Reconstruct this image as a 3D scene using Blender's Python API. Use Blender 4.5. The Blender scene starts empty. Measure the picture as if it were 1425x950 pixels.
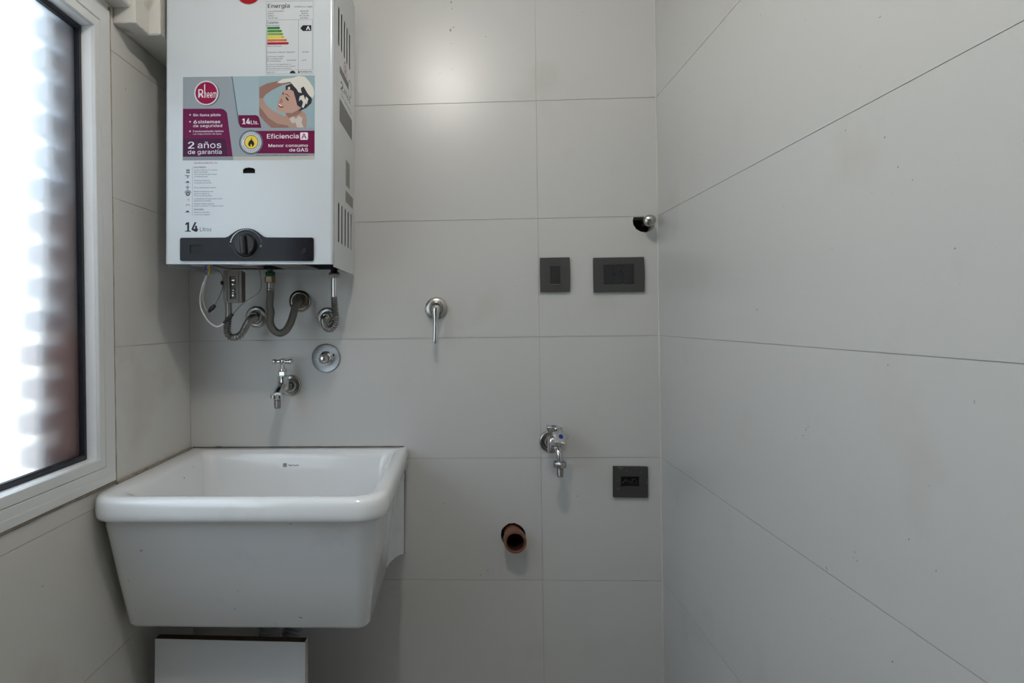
import bpy, bmesh, math, random
from mathutils import Vector, Matrix, Quaternion
random.seed(7)
sc = bpy.context.scene
COL = sc.collection

# ------------------------------------------------------------------ camera
W, H, F, PX, PY = 1425.0, 950.0, 869.64, 604.06, 446.13
cam = bpy.data.cameras.new('camera'); camo = bpy.data.objects.new('camera', cam); COL.objects.link(camo)
cam.sensor_fit = 'HORIZONTAL'; cam.sensor_width = 36.0; cam.lens = F / W * 36.0
cam.shift_x = (W / 2 - PX) / W; cam.shift_y = -(H / 2 - PY) / W
cam.clip_start = 0.02
yaw, pitch, roll = 0.04589, -0.00047, 0.01361
M = Matrix.Rotation(yaw, 3, 'Z') @ Matrix.Rotation(pitch, 3, 'X') @ Matrix.Rotation(roll, 3, 'Y')
right, fwd, up = M @ Vector((1, 0, 0)), M @ Vector((0, 1, 0)), M @ Vector((0, 0, 1))
R = Matrix((right, up, -fwd)).transposed().to_4x4()
R.translation = Vector((0, -1.5832, 1.205)); camo.matrix_world = R
sc.camera = camo

# ------------------------------------------------------------------ world, exposure
SKY_STRENGTH = 4.2
wd = bpy.data.worlds.new('sky'); sc.world = wd; wd.use_nodes = True
bg = wd.node_tree.nodes['Background']
bg.inputs[0].default_value = (0.66, 0.82, 1.0, 1); bg.inputs[1].default_value = SKY_STRENGTH
LAMP_STRENGTH = 400.0
LAMP_COLOR = (1.0, 0.955, 0.89)
LAMP_POS = (-0.061, -1.13, 2.215)
sc.view_settings.view_transform = 'Standard'; sc.view_settings.look = 'None'
sc.view_settings.exposure = -0.43; sc.view_settings.gamma = 1.0
sc.view_settings.use_curve_mapping = False
sc.cycles.max_bounces = 10; sc.cycles.diffuse_bounces = 6
sc.cycles.use_denoising = True

# ------------------------------------------------------------------ materials
def srgb(c):
    return tuple((x / 12.92 if x <= .04045 else ((x + .055) / 1.055) ** 2.4) for x in c)
def hexc(r, g, b): return srgb((r / 255, g / 255, b / 255))
def mat(name, col, rough=.5, metal=0., coat=0., bump=0., bscale=40., var=0., vscale=6., spec=.5, crough=.1, dirt=None):
    m = bpy.data.materials.new(name); m.use_nodes = True
    nt = m.node_tree; b = nt.nodes['Principled BSDF']
    b.inputs['Base Color'].default_value = (*col, 1); b.inputs['Roughness'].default_value = rough
    b.inputs['Metallic'].default_value = metal; b.inputs['Coat Weight'].default_value = coat
    b.inputs['Coat Roughness'].default_value = crough
    b.inputs['Specular IOR Level'].default_value = spec
    tc = nt.nodes.new('ShaderNodeTexCoord')
    colsock = None
    if var:
        n = nt.nodes.new('ShaderNodeTexNoise'); n.inputs['Scale'].default_value = vscale; n.inputs['Detail'].default_value = 6
        nt.links.new(tc.outputs['Object'], n.inputs['Vector'])
        mx = nt.nodes.new('ShaderNodeMix'); mx.data_type = 'RGBA'
        mx.inputs[6].default_value = (*[c * (1 - var) for c in col], 1); mx.inputs[7].default_value = (*[min(1, c * (1 + var)) for c in col], 1)
        nt.links.new(n.outputs['Fac'], mx.inputs[0]); colsock = mx.outputs[2]
    if dirt:   # list of (noise scale, lo, hi, colour, strength)
        for (s, lo, hi, dc, st) in dirt:
            n = nt.nodes.new('ShaderNodeTexNoise'); n.inputs['Scale'].default_value = s; n.inputs['Detail'].default_value = 3
            nt.links.new(tc.outputs['Object'], n.inputs['Vector'])
            mr = nt.nodes.new('ShaderNodeMapRange'); mr.inputs[1].default_value = lo; mr.inputs[2].default_value = hi
            mr.inputs[3].default_value = 0; mr.inputs[4].default_value = st
            nt.links.new(n.outputs['Fac'], mr.inputs[0])
            mx = nt.nodes.new('ShaderNodeMix'); mx.data_type = 'RGBA'
            nt.links.new(mr.outputs[0], mx.inputs[0]); mx.inputs[7].default_value = (*dc, 1)
            if colsock: nt.links.new(colsock, mx.inputs[6])
            else: mx.inputs[6].default_value = (*col, 1)
            colsock = mx.outputs[2]
    if colsock: nt.links.new(colsock, b.inputs['Base Color'])
    if bump:
        n = nt.nodes.new('ShaderNodeTexNoise'); n.inputs['Scale'].default_value = bscale; n.inputs['Detail'].default_value = 4
        nt.links.new(tc.outputs['Object'], n.inputs['Vector'])
        bp = nt.nodes.new('ShaderNodeBump'); bp.inputs['Strength'].default_value = bump; bp.inputs['Distance'].default_value = .002
        nt.links.new(n.outputs['Fac'], bp.inputs['Height']); nt.links.new(bp.outputs['Normal'], b.inputs['Normal'])
    return m

TILE = mat('tile_glaze', (.56, .557, .548), .31, bump=.05, bscale=5, var=.015, vscale=3, spec=.6,
           dirt=[(95, .755, .775, (.12, .10, .08), .75), (7, .60, .78, (.42, .39, .33), .25)])
TILE_L = mat('tile_glaze_grimy', (.62, .605, .57), .40, bump=.04, bscale=5, var=.02, vscale=3, spec=.4,
           dirt=[(80, .75, .775, (.14, .11, .08), .6), (6, .55, .75, (.42, .37, .29), .35)])
GROUT = mat('grout', (.40, .39, .37), .9)
MORTAR = mat('dark_mortar', (.035, .03, .026), .95, bump=1, bscale=200)
PLASTER = mat('painted_plaster', (.62, .60, .56), .7, bump=.25, bscale=30, var=.05, vscale=12, dirt=[(22, .60, .72, (.30, .24, .17), .5)])
CEIL = mat('ceiling_paint', (.72, .72, .70), .8)
FLOORM = mat('floor_tile', (.34, .33, .31), .5, var=.05)
CERAMIC = mat('sink_ceramic', (.80, .81, .82), .14, coat=.5, crough=.05, bump=.02, bscale=10,
              dirt=[(60, .735, .76, (.12, .10, .08), .7), (9, .62, .8, (.45, .40, .32), .25)])
LOGO_DARK = mat('logo_ink', (.03, .04, .07), .4)
ENAMEL = mat('white_enamel', (.55, .585, .62), .22, coat=.2, bump=.015, bscale=8)
ENAMEL_S = mat('white_enamel_side', (.60, .62, .63), .3, bump=.015, bscale=8)
BLACK = mat('black_void', (.004, .004, .004), .9)
BLACKP = mat('black_plastic', (.008, .008, .009), .4, spec=.3)
GLOSSB = mat('gloss_black_panel', (.010, .010, .013), .12, spec=.18)
KNOBM = mat('knob_black', (.011, .010, .010), .25, spec=.35)
SOOT = mat('underside_soot', (.012, .011, .010), .7, var=.5, vscale=30)
CHROME = mat('chrome', (.62, .62, .62), .13, 1.0, var=.15, vscale=30)
CHROMED = mat('worn_chrome', (.42, .41, .39), .24, 1.0, var=.25, vscale=50, bump=.2, bscale=80)
STEEL = mat('dull_steel', (.30, .29, .28), .32, 1.0, var=.3, vscale=60)
BRAID = mat('braided_hose', (.20, .185, .165), .38, .9, bump=1.0, bscale=900)
BRASS = mat('tarnished_brass', (.22, .165, .11), .4, .9, var=.4, vscale=60)
GREENF = mat('green_sealed_thread', (.035, .11, .07), .35, .6)
BLUEDOT = mat('blue_cap', hexc(20, 45, 140), .3)
PLATE = mat('anthracite_plate', (.052, .05, .048), .42)
PLATE2 = mat('anthracite_plate_dusty', (.04, .039, .037), .5, dirt=[(70, .6, .7, (.2, .2, .19), .4)])
MODULE = mat('module_black', (.019, .019, .022), .35)
PIPEBR = mat('brown_drain_pipe', (.19, .075, .045), .45, var=.3, vscale=60)
CHIP = mat('raw_chipboard', (.055, .026, .012), .9, var=.6, vscale=150, bump=1, bscale=300)
MELA = mat('white_melamine', (.72, .74, .77), .4, var=.03)
MELA_E = mat('melamine_edge', (.55, .52, .45), .5)
GREYPIPE = mat('grey_corrugated', (.26, .27, .28), .35, .3)
BOXM = mat('taupe_plastic', (.16, .13, .11), .45)
BOXIN = mat('taupe_plastic_shaded', (.10, .085, .075), .5)  # same box plastic, darkened for the shade in the recess
ALU = mat('white_aluminium', (.68, .685, .68), .35, var=.02)
ALU2 = mat('white_aluminium_lit', (.86, .87, .88), .30)  # frame aluminium made whiter, window light painted into the bead
RUBBER = mat('rubber_gasket', (.010, .012, .020), .5)
SEAL = mat('grimy_sealant', (.27, .235, .18), .8, var=.5, vscale=50, bump=.6, bscale=90)
SEALD = mat('dark_sealant', (.07, .06, .045), .8, var=.4, vscale=90)
WIREW = mat('wire_white', (.66, .66, .63), .4)
WIREG = mat('wire_grey', (.22, .21, .18), .45)
WIREB = mat('wire_blue', hexc(20, 50, 150), .4)
WIREY = mat('wire_yellow', hexc(215, 185, 30), .4)
BRICKM = mat('outside_brick', (.34, .21, .20), .9, var=.3, vscale=20)
BRICKP = mat('outside_brick_faded', (.38, .31, .33), .9, var=.3, vscale=20)
BRICKG = mat('outside_brick_grey', (.40, .40, .46), .9, var=.3, vscale=20)
OUTW = mat('outside_cream_wall', (.82, .72, .56), .9)
OUTG = mat('outside_ground', (.45, .42, .38), .9)
BULBG = bpy.data.materials.new('bulb_glow'); BULBG.use_nodes = True
_nt = BULBG.node_tree; _b = _nt.nodes['Principled BSDF']
_b.inputs['Emission Color'].default_value = (*LAMP_COLOR, 1); _b.inputs['Emission Strength'].default_value = LAMP_STRENGTH

# frosted glass: a milky, diffusing share and a rough refracting share
PANE = bpy.data.materials.new('frosted_glass'); PANE.use_nodes = True
nt = PANE.node_tree
for n in list(nt.nodes): nt.nodes.remove(n)
out = nt.nodes.new('ShaderNodeOutputMaterial'); mixs = nt.nodes.new('ShaderNodeMixShader')
tr = nt.nodes.new('ShaderNodeBsdfTranslucent'); tr.inputs[0].default_value = (.93, .94, .94, 1)
gl = nt.nodes.new('ShaderNodeBsdfRefraction'); gl.inputs['Color'].default_value = (.95, .96, .96, 1); gl.inputs['Roughness'].default_value = .55; gl.inputs['IOR'].default_value = 1.25
tcx = nt.nodes.new('ShaderNodeTexCoord'); nz = nt.nodes.new('ShaderNodeTexNoise'); nz.inputs['Scale'].default_value = 420; nz.inputs['Detail'].default_value = 3
nt.links.new(tcx.outputs['Object'], nz.inputs['Vector'])
bp = nt.nodes.new('ShaderNodeBump'); bp.inputs['Strength'].default_value = .5; bp.inputs['Distance'].default_value = .001
nt.links.new(nz.outputs['Fac'], bp.inputs['Height']); nt.links.new(bp.outputs['Normal'], gl.inputs['Normal'])
mixs.inputs[0].default_value = .55
nt.links.new(tr.outputs[0], mixs.inputs[1]); nt.links.new(gl.outputs[0], mixs.inputs[2]); nt.links.new(mixs.outputs[0], out.inputs[0])

# ------------------------------------------------------------------ helpers
def link(name, me, m, parent=None, loc=None):
    o = bpy.data.objects.new(name, me); COL.objects.link(o)
    if m is not None and len(me.materials) == 0: me.materials.append(m)
    if parent: o.parent = parent
    if loc: o.location = loc
    return o
def build(name, bm, m, parent=None, smooth=None):
    bmesh.ops.recalc_face_normals(bm, faces=bm.faces)
    me = bpy.data.meshes.new(name); bm.to_mesh(me); bm.free()
    if smooth:
        for p in me.polygons: p.use_smooth = True
        me.materials.append(m)
        o = link(name, me, m, parent)
        me.set_sharp_from_angle(angle=math.radians(smooth))
        return o
    return link(name, me, m, parent)
def thing(name, label, cat, loc=(0, 0, 0), rot=(0, 0, 0), group=None):
    o = bpy.data.objects.new(name, None); COL.objects.link(o); o.location = loc; o.rotation_euler = rot
    o.empty_display_size = .05
    o['label'] = label; o['category'] = cat
    if group: o['group'] = group
    return o
def struct(o, label=None):
    o['kind'] = 'structure'
    if label: o['label'] = label
    return o
def box(bm, x0, x1, y0, y1, z0, z1, bev=0, seg=2, mx=None):
    r = bmesh.ops.create_cube(bm, size=1)
    vs = r['verts']
    for v in vs:
        v.co = Vector(((x0 + x1) / 2 + v.co.x * (x1 - x0), (y0 + y1) / 2 + v.co.y * (y1 - y0), (z0 + z1) / 2 + v.co.z * (z1 - z0)))
    if bev:
        es = list({e for v in vs for e in v.link_edges})
        rr = bmesh.ops.bevel(bm, geom=es, offset=bev, segments=seg, affect='EDGES', profile=.5)
        vs = list({v for f in rr['faces'] for v in f.verts} | {v for v in vs if v.is_valid})
    if mx is not None: bmesh.ops.transform(bm, matrix=mx, verts=[v for v in vs if v.is_valid])
    return bm
def frame_for(d):
    d = Vector(d).normalized(); q = d.to_track_quat('Z', 'Y'); return q.to_matrix()
def lathe(bm, base, axis, prof, seg=28, star=None, cap=True):
    """prof: list of (distance along axis, radius). star: function(angle, ring index)->factor"""
    Mx = frame_for(axis); base = Vector(base); rings = []
    for i, (h, r) in enumerate(prof):
        ring = []
        for k in range(seg):
            a = 2 * math.pi * k / seg; rr = r * (star(a, i) if star else 1)
            ring.append(bm.verts.new(base + Mx @ Vector((math.cos(a) * rr, math.sin(a) * rr, h))))
        rings.append(ring)
    for a, b in zip(rings, rings[1:]):
        for k in range(seg): bm.faces.new((a[k], a[(k + 1) % seg], b[(k + 1) % seg], b[k]))
    if cap:
        if prof[0][1] > 1e-6: bm.faces.new(rings[0][::-1])
        if prof[-1][1] > 1e-6: bm.faces.new(rings[-1])
    return bm
def catmull(pts, n):
    P = [Vector(p) for p in pts]; P = [2 * P[0] - P[1]] + P + [2 * P[-1] - P[-2]]; out = []
    for i in range(1, len(P) - 2):
        for k in range(n):
            t = k / n; a, b, c, d = P[i - 1:i + 3]
            out.append(.5 * (2 * b + (c - a) * t + (2 * a - 5 * b + 4 * c - d) * t * t + (3 * b - a - 3 * c + d) * t ** 3))
    out.append(P[-2]); return out
def resample(pts, step):
    L = [0]
    for a, b in zip(pts, pts[1:]): L.append(L[-1] + (b - a).length)
    n = max(2, int(L[-1] / step)); out = []; j = 0
    for i in range(n + 1):
        s = L[-1] * i / n
        while j < len(L) - 2 and L[j + 1] < s: j += 1
        t = (s - L[j]) / max(1e-9, L[j + 1] - L[j]); out.append(pts[j].lerp(pts[j + 1], min(1, t)))
    return out, L[-1]
def tube(bm, pts, r, seg=12, step=.003, ribs=None, amp=.12, smoothpath=True):
    P = catmull(pts, 16) if smoothpath else [Vector(p) for p in pts]
    if ribs: step = ribs / 5
    P, L = resample(P, step); rings = []; prev = None
    for i, p in enumerate(P):
        d = (P[min(i + 1, len(P) - 1)] - P[max(i - 1, 0)]).normalized()
        if prev is None: q = d.to_track_quat('Z', 'Y')
        else: q = prev[1].copy(); q = prev[0].rotation_difference(d) @ q
        prev = (d, q); Mx = q.to_matrix()
        s = L * i / (len(P) - 1); rr = r * (1 + (amp * math.cos(2 * math.pi * s / ribs) if ribs else 0))
        rings.append([bm.verts.new(p + Mx @ Vector((math.cos(2 * math.pi * k / seg) * rr, math.sin(2 * math.pi * k / seg) * rr, 0))) for k in range(seg)])
    for a, b in zip(rings, rings[1:]):
        for k in range(seg): bm.faces.new((a[k], a[(k + 1) % seg], b[(k + 1) % seg], b[k]))
    bm.faces.new(rings[0][::-1]); bm.faces.new(rings[-1]); return bm
def plate(outline, holes, place, d0, d1):
    """flat plate with holes; outline/holes are lists of (u,v); place(u,v,d) -> world; d0 the face seen, d1 the back"""
    bm = bmesh.new(); es = []
    for loop in [outline] + list(holes):
        vs = [bm.verts.new((u, v, 0)) for u, v in loop]
        for a, b in zip(vs, vs[1:] + vs[:1]): es.append(bm.edges.new((a, b)))
    bmesh.ops.triangle_fill(bm, use_beauty=True, use_dissolve=False, edges=es)
    ex = bmesh.ops.extrude_face_region(bm, geom=list(bm.faces))
    top = {v for v in ex['geom'] if isinstance(v, bmesh.types.BMVert)}
    for v in bm.verts: v.co = Vector(place(v.co.x, v.co.y, d1 if v in top else d0))
    return bm
def circle(cx, cy, r, n=24, jit=0, ry=None):
    return [(cx + math.cos(2 * math.pi * k / n) * r * (1 + random.uniform(-jit, jit)), cy + math.sin(2 * math.pi * k / n) * (ry or r) * (1 + random.uniform(-jit, jit))) for k in range(n)]
def rrect(x0, x1, z0, z1, r, n=5):
    out = []
    for cx, cz, a0 in ((x1 - r, z1 - r, 0), (x0 + r, z1 - r, 90), (x0 + r, z0 + r, 180), (x1 - r, z0 + r, 270)):
        for k in range(n + 1):
            a = math.radians(a0 + 90 * k / n); out.append((cx + r * math.cos(a), cz + r * math.sin(a)))
    return out

# ------------------------------------------------------------------ room shell
XL, XR, YN, ZC = -.7055, .4896, -3.40, 2.30
ROWS = [-.046, .254, .548, .856, 1.160, 1.458, 1.754, 2.054, ZC]
XM = .192; G = .0006; TD = .0012
WY0, WY1, WZ0, WZ1 = -1.80, -.3560, .8926, 1.8362     # window opening
PB = lambda u, v, d: (u, d, v)            # back wall: u=x, v=z, d=y
PL = lambda u, v, d: (XL - d, u, v)       # left wall: u=y, v=z, d into the wall
PR = lambda u, v, d: (XR + d, u, v)       # right wall

stub_hole = circle(.1195, .6600, .0315, 26, .035)
gas_hole = [(.4300, 1.4565), (.4790, 1.4565), (.4830, 1.450), (.482, 1.438), (.480, 1.428), (.471, 1.421), (.459, 1.4175), (.447, 1.4195), (.436, 1.426), (.4290, 1.437), (.4275, 1.448)]
wb = build('wall_back', plate([(XL - .12, 0), (XR + .12, 0), (XR + .12, ZC), (XL - .12, ZC)], [stub_hole, gas_hole], PB, TD, .07), GROUT)
struct(wb, 'back wall tiled with large pale grey rectangular tiles')
for r0, r1 in zip(ROWS, ROWS[1:]):
    for c0, c1 in ((XL + .0005, XM - .0004), (XM + .0004, XR - .0005)):
        a, b = max(r0, 0) + G, r1 - G
        holes = []
        if r0 < .66 < r1 and c0 < 0: holes.append(stub_hole)
        if r0 < 1.44 < r1 and c0 > 0: holes.append(gas_hole)
        build('tile', plate([(c0, a), (c1, a), (c1, b), (c0, b)], holes, PB, 0, TD - .0001), TILE, wb)
bm = bmesh.new(); box(bm, .08, .16, .055, .12, .62, .70); box(bm, .42, .49, .055, .12, 1.40, 1.47)
build('hole_mortar', bm, MORTAR, wb)

wr = build('wall_right', plate([(YN, 0), (0, 0), (0, ZC), (YN, ZC)], [], PR, TD, .12), GROUT)
struct(wr, 'right wall of long pale grey tiles running towards the viewer')
for r0, r1 in zip(ROWS, ROWS[1:]):
    for c0, c1 in ((-1.205 + G, -.0005), (-2.405 + G, -1.205 - G), (YN, -2.405 - G)):
        a, b = max(r0, 0) + G, r1 - G
        build('tile', plate([(c0, a), (c1, a), (c1, b), (c0, b)], [], PR, 0, TD - .0001), TILE, wr)

OW = [(WY0, WZ0), (WY1, WZ0), (WY1, WZ1), (WY0, WZ1)]
wl = build('wall_left', plate([(YN, 0), (.0, 0), (.0, ZC), (YN, ZC)], [OW], PL, TD, .10), GROUT)
struct(wl, 'left tiled wall holding the frosted window')
LROWS = [-.046, .254, .548, .856, 1.160, 1.463, 1.763, 2.054, ZC]
g2 = .002
for r0, r1 in zip(LROWS, LROWS[1:]):
    a, b = max(r0, 0) + G, r1 - G
    for c0, c1 in ((-1.205 + G, -.0005), (-2.405 + G, -1.205 - G), (YN, -2.405 - G)):
        o = [(c0, a), (c1, a), (c1, b), (c0, b)]
        hy0, hy1, hz0, hz1 = WY0 - g2, WY1 + g2, WZ0 - g2, WZ1 + g2
        if c1 <= hy0 or b <= hz0 or a >= hz1:
            polys = [o]
        else:
            polys = []
            lo, hi = max(a, hz0), min(b, hz1)
            ya, yb = max(c0, hy0), min(c1, hy1)
            # outline of the tile minus the window
            if a < hz0:   # window bites from above
                p = [(c0, a), (c1, a), (c1, b)]
                if yb < c1: p += [(yb, b)]
                else: p = [(c0, a), (c1, a)]
                p += [(yb, hz0), (ya, hz0)]
                if ya > c0: p += [(ya, b), (c0, b)]
                polys.append(p)
            elif b > hz1:
                p = [(c0, b), (c1, b)]
                if yb < c1: p += [(c1, a), (yb, a)]
                p += [(yb, hz1), (ya, hz1)]
                if ya > c0: p += [(ya, a), (c0, a)]
                polys.append(p)
            else:
                if yb < c1: polys.append([(yb, a), (c1, a), (c1, b), (yb, b)])
                if ya > c0: polys.append([(c0, a), (ya, a), (ya, b), (c0, b)])
        for p in polys:
            build('tile', plate(p, [], PL, 0, TD - .0001), TILE_L, wl)

bm = bmesh.new(); box(bm, XL - .12, XR + .14, YN - .12, YN, 0, ZC)
struct(build('wall_front', bm, mat('darkened_wall', (.10, .085, .07), .6)), 'plain painted wall behind the viewer')  # unseen wall, coloured dark to cut bounce light and reflections
bm = bmesh.new(); box(bm, XL - .12, XR + .14, YN - .12, .07, -.1, 0)
struct(build('floor', bm, FLOORM), 'grey floor')
bm = bmesh.new(); box(bm, XL - .12, XR + .14, YN - .12, .07, ZC, ZC + .1)
struct(build('ceiling', bm, CEIL), 'white painted ceiling')

# flecks and rust stains stuck on the tiles
def flecks(name, wall, place, pts, m, toward):
    P = None; bm = bmesh.new()
    for u, v, r in pts:
        n_ = random.randint(5, 7); a0 = random.random() * 6
        vs = [bm.verts.new(place(u + r * random.uniform(.5, 1.2) * math.cos(a0 + 2 * math.pi * k / n_), v + r * random.uniform(.6, 1.6) * math.sin(a0 + 2 * math.pi * k / n_), -.0003)) for k in range(n_)]
        bm.faces.new(vs)
    o = build(name, bm, m, wall); o['kind'] = 'stuff'
FL_R = [(-.6642, 1.0409, .0011), (-.6564, 1.0312, .0009), (-.6699, 1.046, .0010), (-.6640, 1.0440, .0007), (-.6570, 1.0270, .0006), (-.6367, 1.0234, .0008), (-.6690, 1.050, .0007),
        (-.773, .9062, .0010), (-.7771, .8969, .0009), (-.7699, .8977, .0006), (-.8691, .9561, .0010), (-.9087, .937, .0009), (-.8389, 1.1462, .0009), (-.8599, 1.3699, .0009), (-.8819, 1.3505, .0007)]
FL_B = [(.2806, .7595, .0013), (.0549, .5725, .0014), (-.0554, .7415, .0009), (.3543, .8062, .0008), (-.1636, .9828, .0008), (-.0497, 1.8306, .0009), (-.055, 1.826, .0007), (.1900, .648, .0006), (.0370, .560, .0012), (-.02, 1.84, .0008)]
FL_RUST = [(-.0181, 2.0097, .0028), (-.0165, 1.9933, .0020), (-.0135, 1.9459, .0026), (-.0209, 1.9389, .0034), (-.0190, 1.905, .0012)]
FLECK = mat('dried_fleck', (.10, .09, .075), .8); RUST = mat('rust_stain', (.34, .28, .22), .7)
flecks('dried_flecks', wr, PR, FL_R, FLECK, 0)
flecks('dried_flecks', wb, PB, FL_B, FLECK, 0)
flecks('rust_stains', wb, PB, FL_RUST, RUST, 0)

# plastered beam over the window with its lowered ends
bm = bmesh.new()
box(bm, XL, -.667, -2.7, -.335, 1.852, ZC, .003)
box(bm, XL, -.6575, -.338, -.284, 1.820, ZC, .003)
box(bm, XL, -.6330, -.284, 0, 1.820, ZC, .003)
bmesh.ops.subdivide_edges(bm, edges=[e for e in bm.edges if e.calc_length() > .04], cuts=3)
for v in bm.verts:
    if v.co.x > XL + .005: v.co += Vector((random.uniform(-.0008, .0008), 0, random.uniform(-.0008, .0008)))
struct(build('trim_1', bm, PLASTER), 'rough cream plastered beam casing over the window, beside the water heater')
# pale mortar filler in the vertical right corner
bm = bmesh.new()
pts = [(XR - .0008 + random.uniform(-.0004, .0004), -.0006, z * .06) for z in range(0, 38)]
tube(bm, pts, .0016, 6, .02)
struct(build('trim_2', bm, mat('corner_filler', (.62, .61, .57), .7, var=.1, vscale=60)), 'pale filler line in the right corner')

# ------------------------------------------------------------------ window
win = bpy.data.objects.new('window_1', None); COL.objects.link(win); struct(win, 'frosted window in a white aluminium frame')
def ring(y0, y1, z0, z1, w, xa, xb, bev=.0008):
    """rectangular ring in the wall plane; outer size y0..y1, z0..z1, width w (scalar), between x planes"""
    bm = bmesh.new()
    v = lambda y, z, x: bm.verts.new((x, y, z))
    O = [(y0, z0), (y1, z0), (y1, z1), (y0, z1)]
    I = [(y0 + w, z0 + w), (y1 - w, z0 + w), (y1 - w, z1 - w), (y0 + w, z1 - w)]
    of = [v(*p, xa) for p in O]; inf = [v(*p, xa) for p in I]; obk = [v(*p, xb) for p in O]; ibk = [v(*p, xb) for p in I]
    for k in range(4):
        j = (k + 1) % 4
        bm.faces.new((of[k], of[j], inf[j], inf[k])); bm.faces.new((obk[k], ibk[k], ibk[j], obk[j]))
        bm.faces.new((of[k], obk[k], obk[j], of[j])); bm.faces.new((inf[k], inf[j], ibk[j], ibk[k]))
    bmesh.ops.recalc_face_normals(bm, faces=bm.faces)
    if bev: bmesh.ops.bevel(bm, geom=[e for e in bm.edges if e.calc_face_angle(0) > 1], offset=bev, segments=2, affect='EDGES')
    return bm
FX = XL + .004     # room-side face of the frame
build('window_frame', ring(WY0, WY1, WZ0, WZ1, .0335, FX, XL - .037), ALU, win)
sy0, sy1, sz0, sz1 = WY0 + .0345, WY1 - .0345, WZ0 + .0345, WZ1 - .0345
build('window_sash', ring(sy0, sy1, sz0, sz1, .018, FX - .0005, XL - .037), ALU, win)
by0, by1, bz0, bz1 = sy0 + .018, sy1 - .018, sz0 + .018, sz1 - .018
build('glazing_bead', ring(by0 - .004, by1 + .004, bz0 - .004, bz1 + .004, .0045, XL - .004, XL - .036, .0003), ALU2, win)
bmg = ring(by0, by1, bz0, bz1, .011, XL - .022, XL - .036, .002)
build('gasket', bmg, RUBBER, win, 40)
bm = bmesh.new(); px = XL - .031
q = [bm.verts.new((px, y, z)) for y, z in ((by0 + .006, bz0 + .006), (by1 - .006, bz0 + .006), (by1 - .006, bz1 - .006), (by0 + .006, bz1 - .006))]
bm.faces.new(q)
build('pane', bm, PANE, win)
# mitred cover strip of the outer frame, at the far lower corner and along the bottom
bm = bmesh.new(); box(bm, FX, FX + .0012, WY0 + .001, WY1 - .002, WZ0 + .001, WZ0 + .016, .0004)
build('cover_strip', bm, ALU, win)
bm = bmesh.new()
for a, b in (((WY1 + .0035, WZ1 + .01), (WY1 + .0035, WZ0 - .003)), ((WY1 + .004, WZ0 - .003), (WY0, WZ0 - .003))):
    n = 40
    pts = [(XL + .0006, a[0] + (b[0] - a[0]) * k / n + random.uniform(-.001, .001), a[1] + (b[1] - a[1]) * k / n + random.uniform(-.001, .001)) for k in range(n + 1)]
    tube(bm, pts, .0032, 6, .012)
build('sealant', bm, SEAL, win)

# outside the window: a toothed brick pier right beside the glass, a cream wall across the way
pier = thing('brick_pier', 'toothed pier of grey and red brick blurred behind the frosted window pane', 'brick pier')
z = .8955; k = 0
while z < 1.80:
    low = min(1, max(0, (1.55 - z) / .5))
    if k % 2 == 0: hgt = .0385; yend = -.486 - .042 * low + random.uniform(-.005, .005)
    else: hgt = .0195; yend = -.450 - .030 * low + random.uniform(-.004, .004)
    bm = bmesh.new(); box(bm, XL - .097, XL - .0430, yend, -.358, z, z + hgt, .0015, 1)
    build('brick', bm, BRICKM if z < 1.18 else (BRICKP if z < 1.42 else BRICKG), pier); z += hgt + .0008; k += 1
bm = bmesh.new(); box(bm, -3.9, -3.8, -6, 6, -3, 1.9)
struct(build('wall_outside', bm, OUTW), 'cream neighbouring wall out of the window')
bm = bmesh.new(); box(bm, -9, -1.0, -7, 7, -3.1, -3.0)
struct(build('ground_outside', bm, OUTG), 'yard outside')

# ------------------------------------------------------------------ ceiling lamp (above and behind the picture's top edge)
lamp = thing('ceiling_lamp', 'bare round bulb in a white ceiling holder, the light mirrored in the back wall', 'lamp', (LAMP_POS[0], LAMP_POS[1], ZC))
bm = bmesh.new(); lathe(bm, (0, 0, 0), (0, 0, -1), [(0, .045), (.006, .045), (.012, .03), (.03, .02), (.045, .019)]); build('lamp_holder', bm, ALU, lamp, 40)
bm = bmesh.new(); bmesh.ops.create_uvsphere(bm, u_segments=16, v_segments=10, radius=.036)
bmesh.ops.translate(bm, verts=bm.verts, vec=(0, 0, LAMP_POS[2] - ZC)); build('bulb', bm, BULBG, lamp, 80)

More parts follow.
